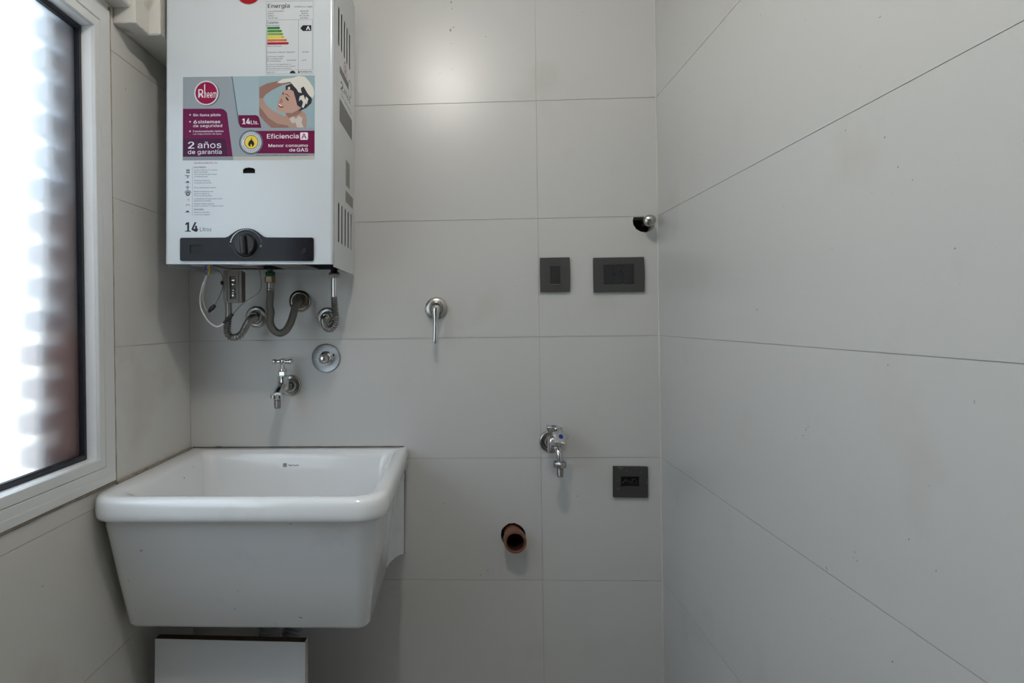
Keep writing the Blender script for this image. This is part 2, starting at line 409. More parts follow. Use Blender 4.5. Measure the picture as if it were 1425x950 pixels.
# ------------------------------------------------------------------ text
# sans-serif letter shapes: advance, [points], [triangles]; 1/1000 of the size
GLYPHS = {" ":[188],"'":[206,[78,318,70,509,136,509,128,318],[0,2,1,0,3,2]],"(":[273,[89,207,101,324,132,441,177,539,236,539,191,428,161,313,151,207,160,115,188,16,236,-96,177,-96,111,55],[2,4,3,2,5,4,1,5,2,1,6,5,0,6,1,0,7,6,12,7,0,12,8,7,12,9,8,11,9,12,11,10,9]],")":[273,[37,-96,86,18,113,116,122,207,112,313,82,428,37,539,97,539,142,441,173,323,184,207,161,53,97,-96],[5,7,6,5,8,7,5,9,8,4,9,5,4,10,9,3,10,4,2,10,3,2,11,10,1,11,2,1,12,11,0,12,1]],"*":[453,[201,223,206,331,114,272,89,315,186,365,89,415,114,459,206,400,201,509,250,509,246,400,337,459,362,415,266,365,362,315,337,272,246,331,250,223],[7,9,8,7,10,9,5,7,6,10,12,11,4,7,5,10,13,12,4,10,7,4,13,10,3,13,4,3,1,13,1,16,13,16,14,13,3,2,1,0,16,1,0,17,16,15,14,16]],"-":[453,[337,244,337,188,114,188,114,244],[2,0,3,2,1,0]],".":[188,[95,-4,63,9,50,41,63,73,95,87,128,73,141,41,128,9],[3,5,4,2,5,3,2,6,5,1,6,2,1,7,6,0,7,1]],"/":[249,[235,533,71,-76,14,-76,178,533],[2,0,3,2,1,0]],"0":[453,[227,-7,130,24,69,113,48,254,69,395,130,484,227,516,323,484,384,395,405,254,384,113,323,24,227,50,290,74,330,144,344,254,330,365,290,435,227,460,163,435,123,365,109,254,123,144,163,74],[5,7,6,4,19,5,19,18,5,18,7,5,18,17,7,17,8,7,4,20,19,16,8,17,3,20,4,16,9,8,3,21,20,15,9,16,2,21,3,2,22,21,14,9,15,14,10,9,2,23,22,13,10,14,1,23,2,13,11,10,1,12,23,12,11,13,1,11,12,0,11,1]],"1":[453,[76,0,76,55,391,55,391,0,276,509,276,0,212,0,212,448,209,448,86,358,86,427,198,509],[10,4,11,10,8,4,8,7,4,7,5,4,10,9,8,6,5,7,0,2,1,0,3,2]],"2":[453,[64,0,64,47,234,229,282,282,311,327,320,371,308,419,273,449,224,460,172,447,139,413,127,362,66,362,86,442,143,496,225,516,306,497,361,445,381,372,371,318,336,259,267,180,153,60,153,57,389,57,389,0],[14,16,15,14,17,16,13,8,14,8,17,14,13,9,8,7,17,8,6,17,7,13,10,9,6,18,17,12,10,13,5,18,6,12,11,10,5,19,18,4,19,5,3,19,4,3,20,19,2,20,3,2,21,20,1,21,2,1,22,21,1,23,22,1,24,23,1,25,24,0,25,1]],"3":[453,[218,-7,133,10,70,57,44,132,109,132,126,87,165,59,219,50,275,61,315,93,329,145,316,196,275,234,201,248,157,248,157,299,288,448,288,452,70,452,70,509,372,509,372,461,211,278,211,289,308,276,371,222,393,145,370,66,309,12],[18,20,19,18,21,20,18,17,21,17,16,21,16,22,21,15,23,16,23,22,16,14,23,15,14,24,23,14,13,24,13,25,24,12,25,13,11,25,12,11,26,25,10,26,11,9,26,10,9,27,26,2,4,3,2,5,4,8,27,9,2,6,5,8,28,27,7,28,8,2,7,6,1,7,2,1,28,7,1,0,28]],"4":[453,[40,105,40,158,247,509,311,509,109,166,109,163,413,163,413,105,282,0,282,121,282,146,282,318,343,318,343,0],[1,3,2,1,4,3,10,12,11,10,13,12,1,5,4,1,6,5,1,10,6,10,7,6,0,10,1,0,9,10,13,7,10,0,8,9,8,7,0,8,13,7]],"5":[453,[221,-7,140,11,83,60,60,130,122,130,138,89,173,60,221,50,276,64,314,104,328,162,314,221,275,262,218,277,167,268,128,246,67,253,96,509,366,509,366,452,151,452,134,301,136,301,178,325,229,334,294,321,345,285,379,231,391,163,369,76,309,15],[16,20,17,20,18,17,20,19,18,16,21,20,23,25,24,22,25,23,22,26,25,16,22,21,16,13,22,13,26,22,13,12,26,12,27,26,16,14,13,16,15,14,11,27,12,11,28,27,10,28,11,10,29,28,9,29,10,2,4,3,2,5,4,8,29,9,2,6,5,8,30,29,7,30,8,2,7,6,1,7,2,1,30,7,1,0,30]],"6":[453,[226,-7,142,15,84,74,64,162,80,239,137,340,252,509,322,509,151,261,145,261,165,288,196,307,235,314,316,295,370,240,389,157,368,73,310,14,226,48,279,63,314,101,327,157,314,213,279,251,226,265,174,252,138,214,125,158,138,102,174,63],[5,7,6,5,10,7,10,8,7,4,10,5,11,13,12,10,13,11,10,14,13,4,9,10,8,24,10,24,14,10,8,25,24,23,14,24,4,8,9,4,25,8,4,26,25,22,14,23,22,15,14,3,26,4,3,27,26,21,15,22,2,27,3,2,28,27,20,15,21,20,16,15,2,29,28,19,16,20,1,29,2,19,17,16,1,18,29,18,17,19,1,17,18,0,17,1]],"7":[453,[97,0,323,448,323,452,62,452,62,509,391,509,391,449,165,0],[3,5,4,3,2,5,2,6,5,1,6,2,1,7,6,0,7,1]],":":[188,[95,271,63,284,50,316,63,349,95,362,128,349,141,316,128,284,95,-4,63,9,50,41,63,73,95,87,128,73,141,41,128,9],[11,13,12,10,13,11,10,14,13,9,14,10,9,15,14,8,15,9,3,5,4,2,5,3,2,6,5,1,6,2,1,7,6,0,7,1]],"A":[480,[16,0,201,509,276,509,463,0,395,0,287,302,264,372,232,478,245,478,213,371,191,302,85,0,110,142,110,199,370,199,370,142],[0,7,1,7,2,1,7,8,2,8,3,2,0,13,7,13,9,7,9,6,7,9,6,8,6,14,8,14,3,8,5,14,6,13,10,9,13,12,10,12,11,10,4,15,5,15,14,5,0,12,13,12,14,13,12,15,14,15,3,14,0,11,12,4,3,15]],"B":[456,[60,0,60,509,241,509,329,491,381,442,398,374,387,320,356,286,315,267,315,262,363,245,402,203,418,136,400,67,344,18,247,0,125,57,245,57,330,80,355,137,342,184,306,218,248,231,125,231,125,285,238,285,288,296,323,326,336,372,313,429,240,452,125,452],[0,31,1,31,2,1,31,3,2,31,30,3,30,4,3,0,24,31,29,4,30,29,5,4,28,5,29,28,6,5,27,6,28,26,6,27,26,7,6,25,7,26,25,8,7,0,23,24,23,25,24,23,8,25,23,9,8,23,10,9,23,22,10,22,11,10,0,16,23,21,11,22,20,11,21,20,12,11,19,12,20,18,12,19,18,13,12,17,13,18,17,14,13,0,17,16,0,14,17,0,15,14]],"C":[510,[267,-7,150,25,70,115,40,254,70,393,150,484,267,516,340,504,402,471,448,418,473,348,408,348,389,395,357,428,315,449,267,456,184,432,125,364,103,254,125,145,184,76,267,53,315,60,357,81,389,114,408,160,473,160,448,91,402,38,341,5],[5,7,6,5,8,7,4,16,5,16,15,5,15,8,5,15,14,8,14,9,8,13,9,14,4,17,16,12,9,13,12,10,9,11,10,12,3,17,4,3,18,17,2,18,3,2,19,18,24,26,25,24,27,26,2,20,19,1,20,2,23,27,24,23,28,27,22,28,23,1,21,20,21,28,22,1,28,21,1,29,28,0,29,1]],"D":[502,[219,0,96,0,96,57,215,57,318,81,379,149,399,255,379,361,320,428,221,452,93,452,93,509,225,509,353,478,433,391,462,255,433,119,351,31,125,509,125,0,60,0,60,509],[20,11,21,11,18,21,20,10,11,18,12,11,19,12,18,19,9,12,9,13,12,9,8,13,8,14,13,20,9,10,20,2,9,2,19,9,7,14,8,7,15,14,6,15,7,5,15,6,5,16,15,4,16,5,4,17,16,3,17,4,20,1,2,19,3,2,19,17,3,19,0,17,1,19,20,19,0,1]],"E":[419,[60,0,60,509,372,509,372,452,125,452,125,286,355,286,355,229,125,229,125,57,375,57,375,0],[0,4,1,4,2,1,4,3,2,0,5,4,0,8,5,8,6,5,8,7,6,0,9,8,0,10,9,0,11,10]],"F":[410,[60,0,60,509,369,509,369,452,125,452,125,278,346,278,346,221,125,221,125,0],[0,4,1,4,2,1,4,3,2,0,5,4,0,8,5,8,6,5,8,7,6,0,9,8]],"G":[520,[269,-7,149,25,69,116,40,254,69,393,149,484,265,516,340,504,403,469,449,416,474,349,408,349,387,393,356,427,315,448,265,456,183,432,125,364,103,254,125,145,184,76,269,53,345,71,396,123,415,202,434,199,283,199,283,256,478,256,478,200,451,91,377,19],[5,7,6,5,8,7,4,16,5,16,15,5,15,8,5,15,14,8,14,9,8,13,9,14,4,17,16,12,9,13,12,10,9,3,17,4,11,10,12,3,18,17,26,28,27,26,24,28,24,29,28,2,18,3,2,19,18,26,23,24,25,29,24,25,30,29,23,25,26,23,30,25,2,20,19,22,30,23,1,20,2,22,31,30,1,21,20,21,31,22,1,31,21,0,31,1]],"H":[517,[60,0,60,509,125,509,125,289,392,289,392,509,457,509,457,0,392,0,392,232,125,232,125,0],[0,2,1,0,3,2,4,6,5,4,7,6,0,10,3,10,4,3,10,9,4,9,7,4,0,11,10,8,7,9]],"I":[300,[31,0,31,57,118,57,118,452,31,452,31,509,269,509,269,452,183,452,183,57,269,57,269,0],[4,6,5,4,7,6,3,7,4,2,8,3,8,7,3,2,9,8,0,2,1,0,9,2,0,10,9,0,11,10]],"L":[393,[60,0,60,509,125,509,125,57,361,57,361,0],[0,2,1,0,3,2,0,4,3,0,5,4]],"M":[628,[60,0,60,509,152,509,277,187,287,159,299,123,311,84,322,49,307,49,318,83,330,121,342,158,352,187,476,509,568,509,568,0,504,0,504,291,504,327,505,369,506,413,507,457,513,457,498,409,482,363,467,322,456,291,342,0,286,0,170,291,159,321,145,361,129,408,112,457,119,457,120,416,121,372,122,328,122,291,122,0],[0,33,1,33,2,1,33,34,2,34,3,2,12,21,13,21,14,13,21,22,14,22,15,14,0,35,33,35,32,33,35,32,34,32,3,34,12,23,21,23,20,21,23,20,22,20,15,22,0,36,35,19,15,20,12,24,23,31,3,32,0,37,36,18,15,19,12,25,24,30,3,31,0,38,37,17,15,18,12,26,25,29,3,30,0,39,38,28,3,29,12,27,26,16,15,17,28,4,3,11,27,12,28,5,4,10,27,11,28,6,5,9,27,10,28,8,6,8,7,6,8,27,9,28,27,8]],"N":[523,[60,0,60,509,136,509,343,183,363,151,388,107,414,55,405,54,401,108,399,157,399,195,399,509,463,509,463,0,387,0,202,290,177,331,148,381,108,452,119,454,122,384,124,328,125,291,125,0],[0,18,1,18,2,1,18,19,2,19,3,2,10,12,11,10,13,12,20,17,19,17,3,19,0,20,18,20,17,18,0,21,20,16,3,17,15,3,16,0,22,21,0,23,22,14,3,15,9,13,10,14,4,3,8,13,9,14,5,4,7,6,8,6,13,8,14,6,5,14,13,6]],"O":[533,[267,-7,150,25,70,115,40,254,70,393,150,484,267,516,384,484,464,393,493,254,464,115,384,25,267,53,349,76,408,144,430,254,408,365,349,433,267,456,184,433,125,364,103,254,125,144,184,76],[5,7,6,4,19,5,19,18,5,18,7,5,18,17,7,17,8,7,16,8,17,4,20,19,3,20,4,16,9,8,15,9,16,3,21,20,2,21,3,2,22,21,14,9,15,14,10,9,2,23,22,13,10,14,1,23,2,13,11,10,1,12,23,12,11,13,1,11,12,0,11,1]],"P":[445,[60,0,60,509,235,509,332,487,390,430,409,348,390,265,332,207,235,186,109,186,109,242,233,242,297,256,333,294,344,348,333,402,297,439,232,452,125,452,125,0],[0,18,1,18,2,1,18,3,2,18,17,3,17,4,3,0,10,18,10,19,18,16,4,17,15,4,16,15,5,4,14,5,15,13,5,14,13,6,5,12,6,13,12,7,6,11,7,12,0,9,10,19,11,10,19,8,11,8,7,11,0,8,9,0,19,8]],"R":[449,[60,0,60,509,236,509,333,489,390,433,409,352,390,271,333,217,236,198,96,198,96,255,234,255,298,267,334,300,345,352,334,405,298,440,233,452,125,452,125,0,353,0,230,229,303,229,428,0],[0,10,1,10,18,1,18,2,1,18,3,2,18,17,3,17,4,3,10,19,18,16,4,17,15,4,16,15,5,4,14,5,15,13,5,14,13,6,5,12,6,13,12,7,6,11,22,12,22,7,12,0,9,10,19,11,10,19,21,11,21,22,11,19,8,21,8,20,21,23,7,22,8,23,7,0,8,9,0,19,8,20,23,8]],"S":[447,[224,-9,128,9,64,60,38,137,104,137,123,88,166,59,224,49,286,60,329,92,346,139,332,179,296,205,245,222,184,239,86,289,52,372,75,448,138,498,227,516,316,498,377,449,401,378,337,378,302,437,225,459,167,448,129,418,115,376,131,334,169,308,212,293,264,279,312,264,359,238,395,198,408,139,386,64,323,11],[18,20,19,17,20,18,17,25,20,25,21,20,17,26,25,24,21,25,24,22,21,16,26,17,16,27,26,23,22,24,16,28,27,16,29,28,15,29,16,15,30,29,15,31,30,15,32,31,14,32,15,14,33,32,14,34,33,13,34,14,13,35,34,12,35,13,11,35,12,11,36,35,10,36,11,9,36,10,9,37,36,2,4,3,2,5,4,8,37,9,2,6,5,8,38,37,7,38,8,1,6,2,1,7,6,1,38,7,1,0,38]],"T":[449,[32,452,32,509,417,509,417,452,257,452,257,0,193,0,193,452],[0,2,1,0,3,2,7,3,0,6,4,7,4,3,7,6,5,4]],"U":[517,[259,-8,154,15,85,80,60,173,60,509,124,509,124,178,141,113,187,68,259,52,331,68,377,113,393,178,393,509,457,509,457,173,433,80,363,15],[3,5,4,3,6,5,12,14,13,12,15,14,3,7,6,11,15,12,2,7,3,11,16,15,2,8,7,10,16,11,1,8,2,10,17,16,1,9,8,9,17,10,1,17,9,0,17,1]],"a":[389,[160,-9,94,5,48,45,30,108,43,161,78,193,125,211,178,220,234,227,265,235,276,255,276,257,267,297,240,322,196,331,149,322,118,301,100,274,41,291,79,346,133,375,194,384,239,379,286,360,322,320,337,251,337,0,277,0,277,52,272,52,252,25,215,1,170,45,228,59,263,93,276,138,276,190,259,182,231,176,200,171,175,168,134,159,103,139,92,105,102,72,130,52],[20,22,21,20,23,22,19,23,20,19,24,23,18,15,19,15,14,19,14,24,19,13,24,14,18,16,15,12,24,13,12,25,24,18,17,16,11,25,12,10,25,11,9,25,10,9,26,25,8,36,9,36,26,9,7,36,8,6,36,7,5,36,6,4,36,5,4,37,36,35,26,36,4,38,37,4,39,38,4,40,39,4,41,40,3,41,4,3,42,41,3,43,42,34,26,35,2,43,3,2,44,43,33,28,34,28,26,34,2,45,44,32,29,33,29,28,33,2,32,45,32,30,29,27,26,28,2,30,32,1,30,2,1,31,30,0,31,1]],"b":[424,[229,-8,172,4,138,31,118,59,112,59,112,0,53,0,53,509,114,509,114,319,118,319,137,346,171,373,229,384,313,361,370,293,390,189,370,84,313,16,220,47,279,66,316,117,328,189,316,261,280,311,220,330,161,312,125,263,113,189,125,115,162,65],[6,8,7,6,9,8,12,14,13,11,14,12,11,25,14,25,15,14,10,25,11,10,26,25,24,15,25,6,10,9,6,27,10,27,26,10,23,15,24,23,16,15,6,28,27,22,16,23,6,29,28,21,16,22,21,17,16,20,17,21,6,4,29,4,30,29,20,18,17,19,18,20,4,3,30,3,19,30,6,5,4,2,19,3,2,18,19,1,18,2,1,0,18]],"c":[396,[207,-8,117,16,56,85,34,187,56,291,117,360,207,384,260,377,305,356,340,322,362,277,303,262,290,289,270,311,242,325,207,330,145,310,108,258,96,187,108,117,145,66,207,46,243,52,271,66,292,89,304,117,363,102,341,56,306,21,261,-1],[5,7,6,5,8,7,4,8,5,4,15,8,15,9,8,4,16,15,14,9,15,13,9,14,13,10,9,12,10,13,4,17,16,3,17,4,11,10,12,3,18,17,2,18,3,2,19,18,2,20,19,24,26,25,24,27,26,23,27,24,1,20,2,22,27,23,1,21,20,22,28,27,21,28,22,1,28,21,1,29,28,0,29,1]],"d":[424,[195,-8,111,16,55,84,34,189,55,293,112,361,196,384,253,373,287,346,306,319,311,319,311,509,372,509,372,0,313,0,313,59,307,59,287,31,252,4,205,47,263,65,299,115,312,189,300,263,263,312,205,330,145,311,108,261,96,189,109,117,145,66],[10,12,11,10,13,12,5,7,6,5,8,7,4,25,5,25,8,5,25,9,8,4,26,25,24,9,25,24,10,9,24,23,10,23,13,10,4,27,26,3,27,4,22,13,23,3,28,27,3,29,28,21,13,22,2,29,3,2,30,29,20,15,21,15,13,21,1,30,2,1,19,30,19,16,20,16,15,20,19,17,16,14,13,15,1,17,19,1,18,17,0,18,1]],"e":[404,[212,-8,117,16,56,85,34,187,55,290,115,359,205,384,266,374,319,341,357,282,371,194,371,169,75,169,75,221,338,221,310,202,298,269,263,314,205,330,146,313,109,270,96,211,96,178,110,106,151,61,212,46,254,53,285,73,306,105,365,91,335,39,283,4],[5,7,6,5,8,7,4,18,5,18,8,5,18,17,8,17,9,8,4,19,18,16,9,17,4,20,19,3,20,4,16,10,9,3,13,20,13,21,20,15,14,16,14,10,16,3,12,13,21,14,13,21,10,14,22,10,21,22,11,10,2,12,3,23,11,22,2,23,12,23,11,12,2,24,23,27,29,28,27,30,29,1,24,2,26,30,27,1,25,24,25,30,26,1,30,25,1,31,30,0,31,1]],"f":[254,[228,379,228,327,6,327,6,379,81,0,81,432,96,486,135,519,187,530,222,527,243,521,227,468,215,472,195,474,154,460,142,419,142,0],[7,9,8,7,10,9,7,11,10,6,12,7,12,11,7,5,14,6,14,13,6,13,12,6,5,15,14,4,15,5,4,16,15,2,0,3,2,1,0]],"g":[425,[207,-151,134,-140,82,-110,51,-69,101,-41,122,-66,154,-88,207,-97,282,-75,311,-6,311,68,306,68,287,41,252,16,195,5,113,27,55,90,34,191,55,293,112,361,196,384,253,373,288,346,308,319,313,319,313,379,372,379,372,-9,350,-90,291,-136,205,59,264,75,300,121,312,193,300,264,264,312,205,330,145,312,109,262,96,193,109,123,145,76],[19,21,20,24,26,25,24,27,26,19,22,21,18,36,19,36,22,19,36,23,22,18,37,36,35,23,36,35,24,23,35,34,24,34,27,24,18,38,37,17,38,18,33,27,34,17,39,38,17,40,39,32,27,33,16,40,17,16,41,40,31,10,32,10,27,32,15,41,16,15,30,41,30,11,31,11,10,31,30,12,11,9,27,10,15,12,30,15,13,12,14,13,15,8,27,9,8,28,27,3,5,4,3,6,5,2,6,3,7,28,8,2,7,6,7,29,28,2,29,7,1,29,2,1,0,29]],"h":[410,[114,227,114,0,53,0,53,509,114,509,114,287,102,287,152,362,227,384,295,369,341,321,357,240,357,0,296,0,296,235,273,304,210,329,161,317,126,283],[2,4,3,2,6,4,6,5,4,7,9,8,7,10,9,6,17,7,17,16,7,16,10,7,15,10,16,15,11,10,6,18,17,14,11,15,2,18,6,2,0,18,14,12,11,13,12,14,2,1,0]],"i":[167,[84,443,54,455,41,483,54,512,84,524,114,512,126,483,114,455,53,0,53,379,114,379,114,0],[8,10,9,8,11,10,3,5,4,2,5,3,2,6,5,1,6,2,1,7,6,0,7,1]],"j":[167,[83,443,53,455,41,483,53,512,83,524,114,512,126,483,114,455,53,379,114,379,114,-30,102,-90,65,-129,4,-143,-10,-143,-10,-87,2,-87,40,-72,53,-29],[18,9,8,18,10,9,17,10,18,17,11,10,16,11,17,14,16,15,14,11,16,14,12,11,14,13,12,3,5,4,2,5,3,2,6,5,1,6,2,1,7,6,0,7,1]],"k":[381,[110,137,110,212,121,212,284,379,360,379,184,199,177,199,53,0,53,509,114,509,114,0,294,0,148,186,191,229,372,0],[7,9,8,7,1,9,1,10,9,2,4,3,2,13,4,13,5,4,2,12,13,5,14,13,7,0,1,10,2,1,10,12,2,0,5,6,0,14,5,10,11,12,7,14,0,10,14,7,11,14,10]],"l":[189,[139,-2,74,20,53,84,53,509,114,509,114,99,120,62,146,52,160,53,170,54,181,3,162,-1],[2,4,3,2,5,4,2,6,5,1,6,2,1,7,6,8,10,9,7,10,8,1,10,7,0,10,1,0,11,10]],"m":[610,[53,0,53,379,112,379,112,295,108,295,132,346,172,376,219,386,287,361,321,295,312,295,337,343,381,375,437,386,497,372,541,328,557,255,557,0,496,0,496,254,473,313,419,330,374,320,345,290,335,247,335,0,274,0,274,260,253,311,199,330,158,320,126,289,114,238,114,0],[6,8,7,12,14,13,0,2,1,0,4,2,4,3,2,5,8,6,11,14,12,11,15,14,5,29,8,29,9,8,4,30,5,30,29,5,10,22,11,22,21,11,21,15,11,28,9,29,20,15,21,20,16,15,4,31,30,10,23,22,19,16,20,27,10,28,10,9,28,0,31,4,27,23,10,27,24,23,0,32,31,26,24,27,19,17,16,18,17,19,26,25,24,0,33,32]],"n":[410,[114,227,114,0,53,0,53,379,112,379,112,287,102,287,152,362,227,384,295,369,341,321,357,240,357,0,296,0,296,235,273,304,210,329,161,317,126,283],[7,9,8,2,4,3,2,6,4,6,5,4,7,10,9,6,17,7,17,16,7,16,10,7,15,10,16,15,11,10,6,18,17,14,11,15,2,18,6,2,0,18,14,12,11,13,12,14,2,1,0]],"o":[415,[207,-8,117,16,56,85,34,187,56,291,117,360,207,384,299,360,359,291,381,187,359,85,299,16,207,46,270,66,307,117,319,187,307,258,270,310,207,330,145,310,108,258,96,187,108,117,145,66],[5,7,6,4,7,5,4,18,7,18,8,7,4,19,18,17,8,18,4,20,19,16,8,17,3,20,4,16,9,8,3,21,20,15,9,16,2,21,3,2,22,21,14,9,15,14,10,9,2,23,22,13,10,14,1,23,2,13,11,10,1,12,23,12,11,13,1,11,12,0,11,1]],"p":[424,[53,-143,53,379,112,379,112,319,118,319,137,346,171,373,229,384,313,361,370,293,390,189,370,84,313,16,229,-8,173,4,138,31,118,59,114,59,114,-143,220,47,279,66,316,117,328,189,316,261,280,311,220,330,161,312,125,263,113,189,125,115,162,65],[6,8,7,0,2,1,0,3,2,5,8,6,5,25,8,25,9,8,4,25,5,4,26,25,24,9,25,0,4,3,0,27,4,27,26,4,23,9,24,23,10,9,0,28,27,22,10,23,0,29,28,21,10,22,21,11,10,20,11,21,0,17,29,17,30,29,20,12,11,19,12,20,17,16,30,16,19,30,0,18,17,15,19,16,15,12,19,14,12,15,14,13,12]],"r":[259,[53,0,53,379,112,379,112,321,115,321,152,367,213,385,229,384,243,384,243,322,230,324,207,326,159,315,126,284,114,237,114,0],[5,7,6,5,8,7,5,9,8,0,2,1,0,3,2,4,11,5,11,10,5,10,9,5,4,12,11,0,4,3,0,14,4,14,13,4,13,12,4,0,15,14]],"s":[365,[182,-8,112,3,62,38,36,94,94,107,124,60,181,45,244,62,268,103,254,136,212,155,149,170,72,208,47,274,65,332,115,370,187,384,254,372,299,339,324,290,268,277,243,316,187,333,131,317,109,277,124,243,172,223,229,209,306,171,331,107,312,47,260,6],[15,17,16,15,18,17,14,18,15,14,22,18,22,21,18,21,19,18,14,23,22,13,23,14,13,24,23,20,19,21,13,25,24,12,25,13,12,26,25,12,27,26,12,28,27,11,28,12,11,10,28,10,29,28,9,29,10,8,29,9,3,5,4,8,30,29,7,30,8,2,5,3,6,30,7,2,6,5,6,31,30,2,31,6,1,31,2,1,0,31]],"t":[227,[204,379,204,327,6,327,6,379,65,471,126,471,126,98,136,61,170,50,185,51,202,54,213,2,192,-3,168,-4,92,21,65,93],[15,5,4,15,6,5,2,0,3,2,1,0,15,7,6,14,7,15,14,8,7,9,11,10,8,11,9,14,11,8,13,11,14,13,12,11]],"u":[410,[182,-5,115,11,69,59,53,139,53,379,114,379,114,144,137,75,200,50,249,62,283,97,296,153,296,379,357,379,357,0,298,0,298,92,307,92,257,17],[3,5,4,3,6,5,11,13,12,11,14,13,10,17,11,17,14,11,3,7,6,2,7,3,9,16,10,16,17,10,9,15,16,18,14,17,2,8,7,8,15,9,1,8,2,1,18,8,18,15,8,1,0,18,15,14,18]],"v":[389,[163,0,17,379,84,379,165,155,187,87,206,21,184,21,203,87,224,155,305,379,371,379,226,0],[0,2,1,0,3,2,8,10,9,8,11,10,0,4,3,7,11,8,0,6,4,6,5,4,6,11,7,0,11,6]],"w":[567,[138,0,23,379,87,379,133,214,154,137,175,41,165,41,186,135,206,214,252,379,316,379,362,214,382,136,402,41,391,41,413,135,434,214,480,379,545,379,429,0,368,0,319,172,305,225,291,280,277,338,291,338,277,280,263,225,248,172,199,0],[0,2,1,0,3,2,8,24,9,24,10,9,24,25,10,25,11,10,16,18,17,16,19,18,8,26,24,26,23,24,26,23,25,23,11,25,8,27,26,22,11,23,21,11,22,8,28,27,0,4,3,7,28,8,21,12,11,15,19,16,7,29,28,20,12,21,0,6,4,6,5,4,20,14,12,14,13,12,14,19,15,6,29,7,0,29,6,20,19,14]],"x":[379,[21,0,171,218,171,171,29,379,100,379,147,306,179,253,207,206,175,206,202,253,233,306,282,379,352,379,209,169,209,214,358,0,287,0,231,85,200,136,173,182,205,182,178,136,148,85,91,0],[2,4,3,2,5,4,10,12,11,10,13,12,2,1,5,1,6,5,9,14,10,14,13,10,1,7,6,8,14,9,0,8,1,8,7,1,8,20,14,20,15,14,0,19,8,19,20,8,0,21,19,21,18,19,21,18,20,18,15,20,0,22,21,17,15,18,0,23,22,16,15,17]],"y":[389,[47,-139,61,-86,71,-87,104,-89,130,-74,151,-36,163,-1,17,379,84,379,165,155,187,87,206,21,184,21,202,87,224,155,305,379,371,379,204,-58,177,-107,139,-136,91,-145,65,-143],[6,8,7,6,9,8,14,16,15,14,17,16,6,10,9,13,11,14,11,17,14,12,11,13,6,11,10,6,17,11,5,17,6,4,17,5,4,18,17,3,18,4,0,2,1,0,3,2,0,18,3,0,19,18,0,20,19,21,20,0]],"z":[380,[42,0,42,46,254,320,254,323,48,323,48,379,333,379,333,331,126,60,126,56,339,56,339,0],[4,6,5,4,7,6,4,3,7,3,2,7,2,8,7,1,8,2,1,9,8,1,10,9,1,11,10,0,11,1]],"á":[389,[162,429,210,529,278,529,212,429,160,-9,94,5,48,45,30,108,43,161,78,193,125,211,178,220,234,227,265,235,276,255,276,257,267,297,240,322,196,331,149,322,118,301,100,274,41,291,79,346,133,375,194,384,239,379,286,360,322,320,337,251,337,0,277,0,277,52,272,52,252,25,215,1,170,45,228,59,263,93,276,138,276,190,259,182,231,176,200,171,175,168,134,159,103,139,92,105,102,72,130,52],[24,26,25,24,27,26,23,27,24,23,28,27,22,19,23,19,18,23,18,28,23,17,28,18,22,20,19,16,28,17,16,29,28,22,21,20,15,29,16,14,29,15,13,29,14,13,30,29,12,40,13,40,30,13,11,40,12,10,40,11,9,40,10,8,40,9,8,41,40,39,30,40,8,42,41,8,43,42,8,44,43,8,45,44,7,45,8,7,46,45,7,47,46,38,30,39,6,47,7,6,48,47,37,32,38,32,30,38,6,49,48,36,33,37,33,32,37,6,36,49,36,34,33,31,30,32,6,34,36,5,34,6,5,35,34,4,35,5,0,2,1,0,3,2]],"í":[167,[57,429,104,529,173,529,107,429,53,0,53,379,114,379,114,0],[4,6,5,4,7,6,0,2,1,0,3,2]],"ñ":[410,[250,446,225,450,202,460,182,470,167,475,153,466,149,448,106,448,120,498,161,518,185,514,207,504,226,494,243,490,256,496,262,517,304,517,289,466,114,227,114,0,53,0,53,379,112,379,112,287,102,287,152,362,227,384,295,369,341,321,357,240,357,0,296,0,296,235,273,304,210,329,161,317,126,283],[25,27,26,20,22,21,20,24,22,24,23,22,25,28,27,24,35,25,35,34,25,34,28,25,33,28,34,33,29,28,24,36,35,32,29,33,20,36,24,20,18,36,32,30,29,31,30,32,20,19,18,8,10,9,14,16,15,14,17,16,8,11,10,8,12,11,7,4,8,4,12,8,13,17,14,4,13,12,4,17,13,7,5,4,3,17,4,2,17,3,7,6,5,2,0,17,1,0,2]],"ó":[415,[181,429,228,529,297,529,231,429,207,-8,117,16,56,85,34,187,56,291,117,360,207,384,299,360,359,291,381,187,359,85,299,16,207,46,270,66,307,117,319,187,307,258,270,310,207,330,145,310,108,258,96,187,108,117,145,66],[9,11,10,8,11,9,8,22,11,22,12,11,8,23,22,21,12,22,8,24,23,20,12,21,7,24,8,20,13,12,7,25,24,19,13,20,6,25,7,6,26,25,18,13,19,18,14,13,6,27,26,17,14,18,5,27,6,17,15,14,5,16,27,16,15,17,5,15,16,4,15,5,0,2,1,0,3,2]]}
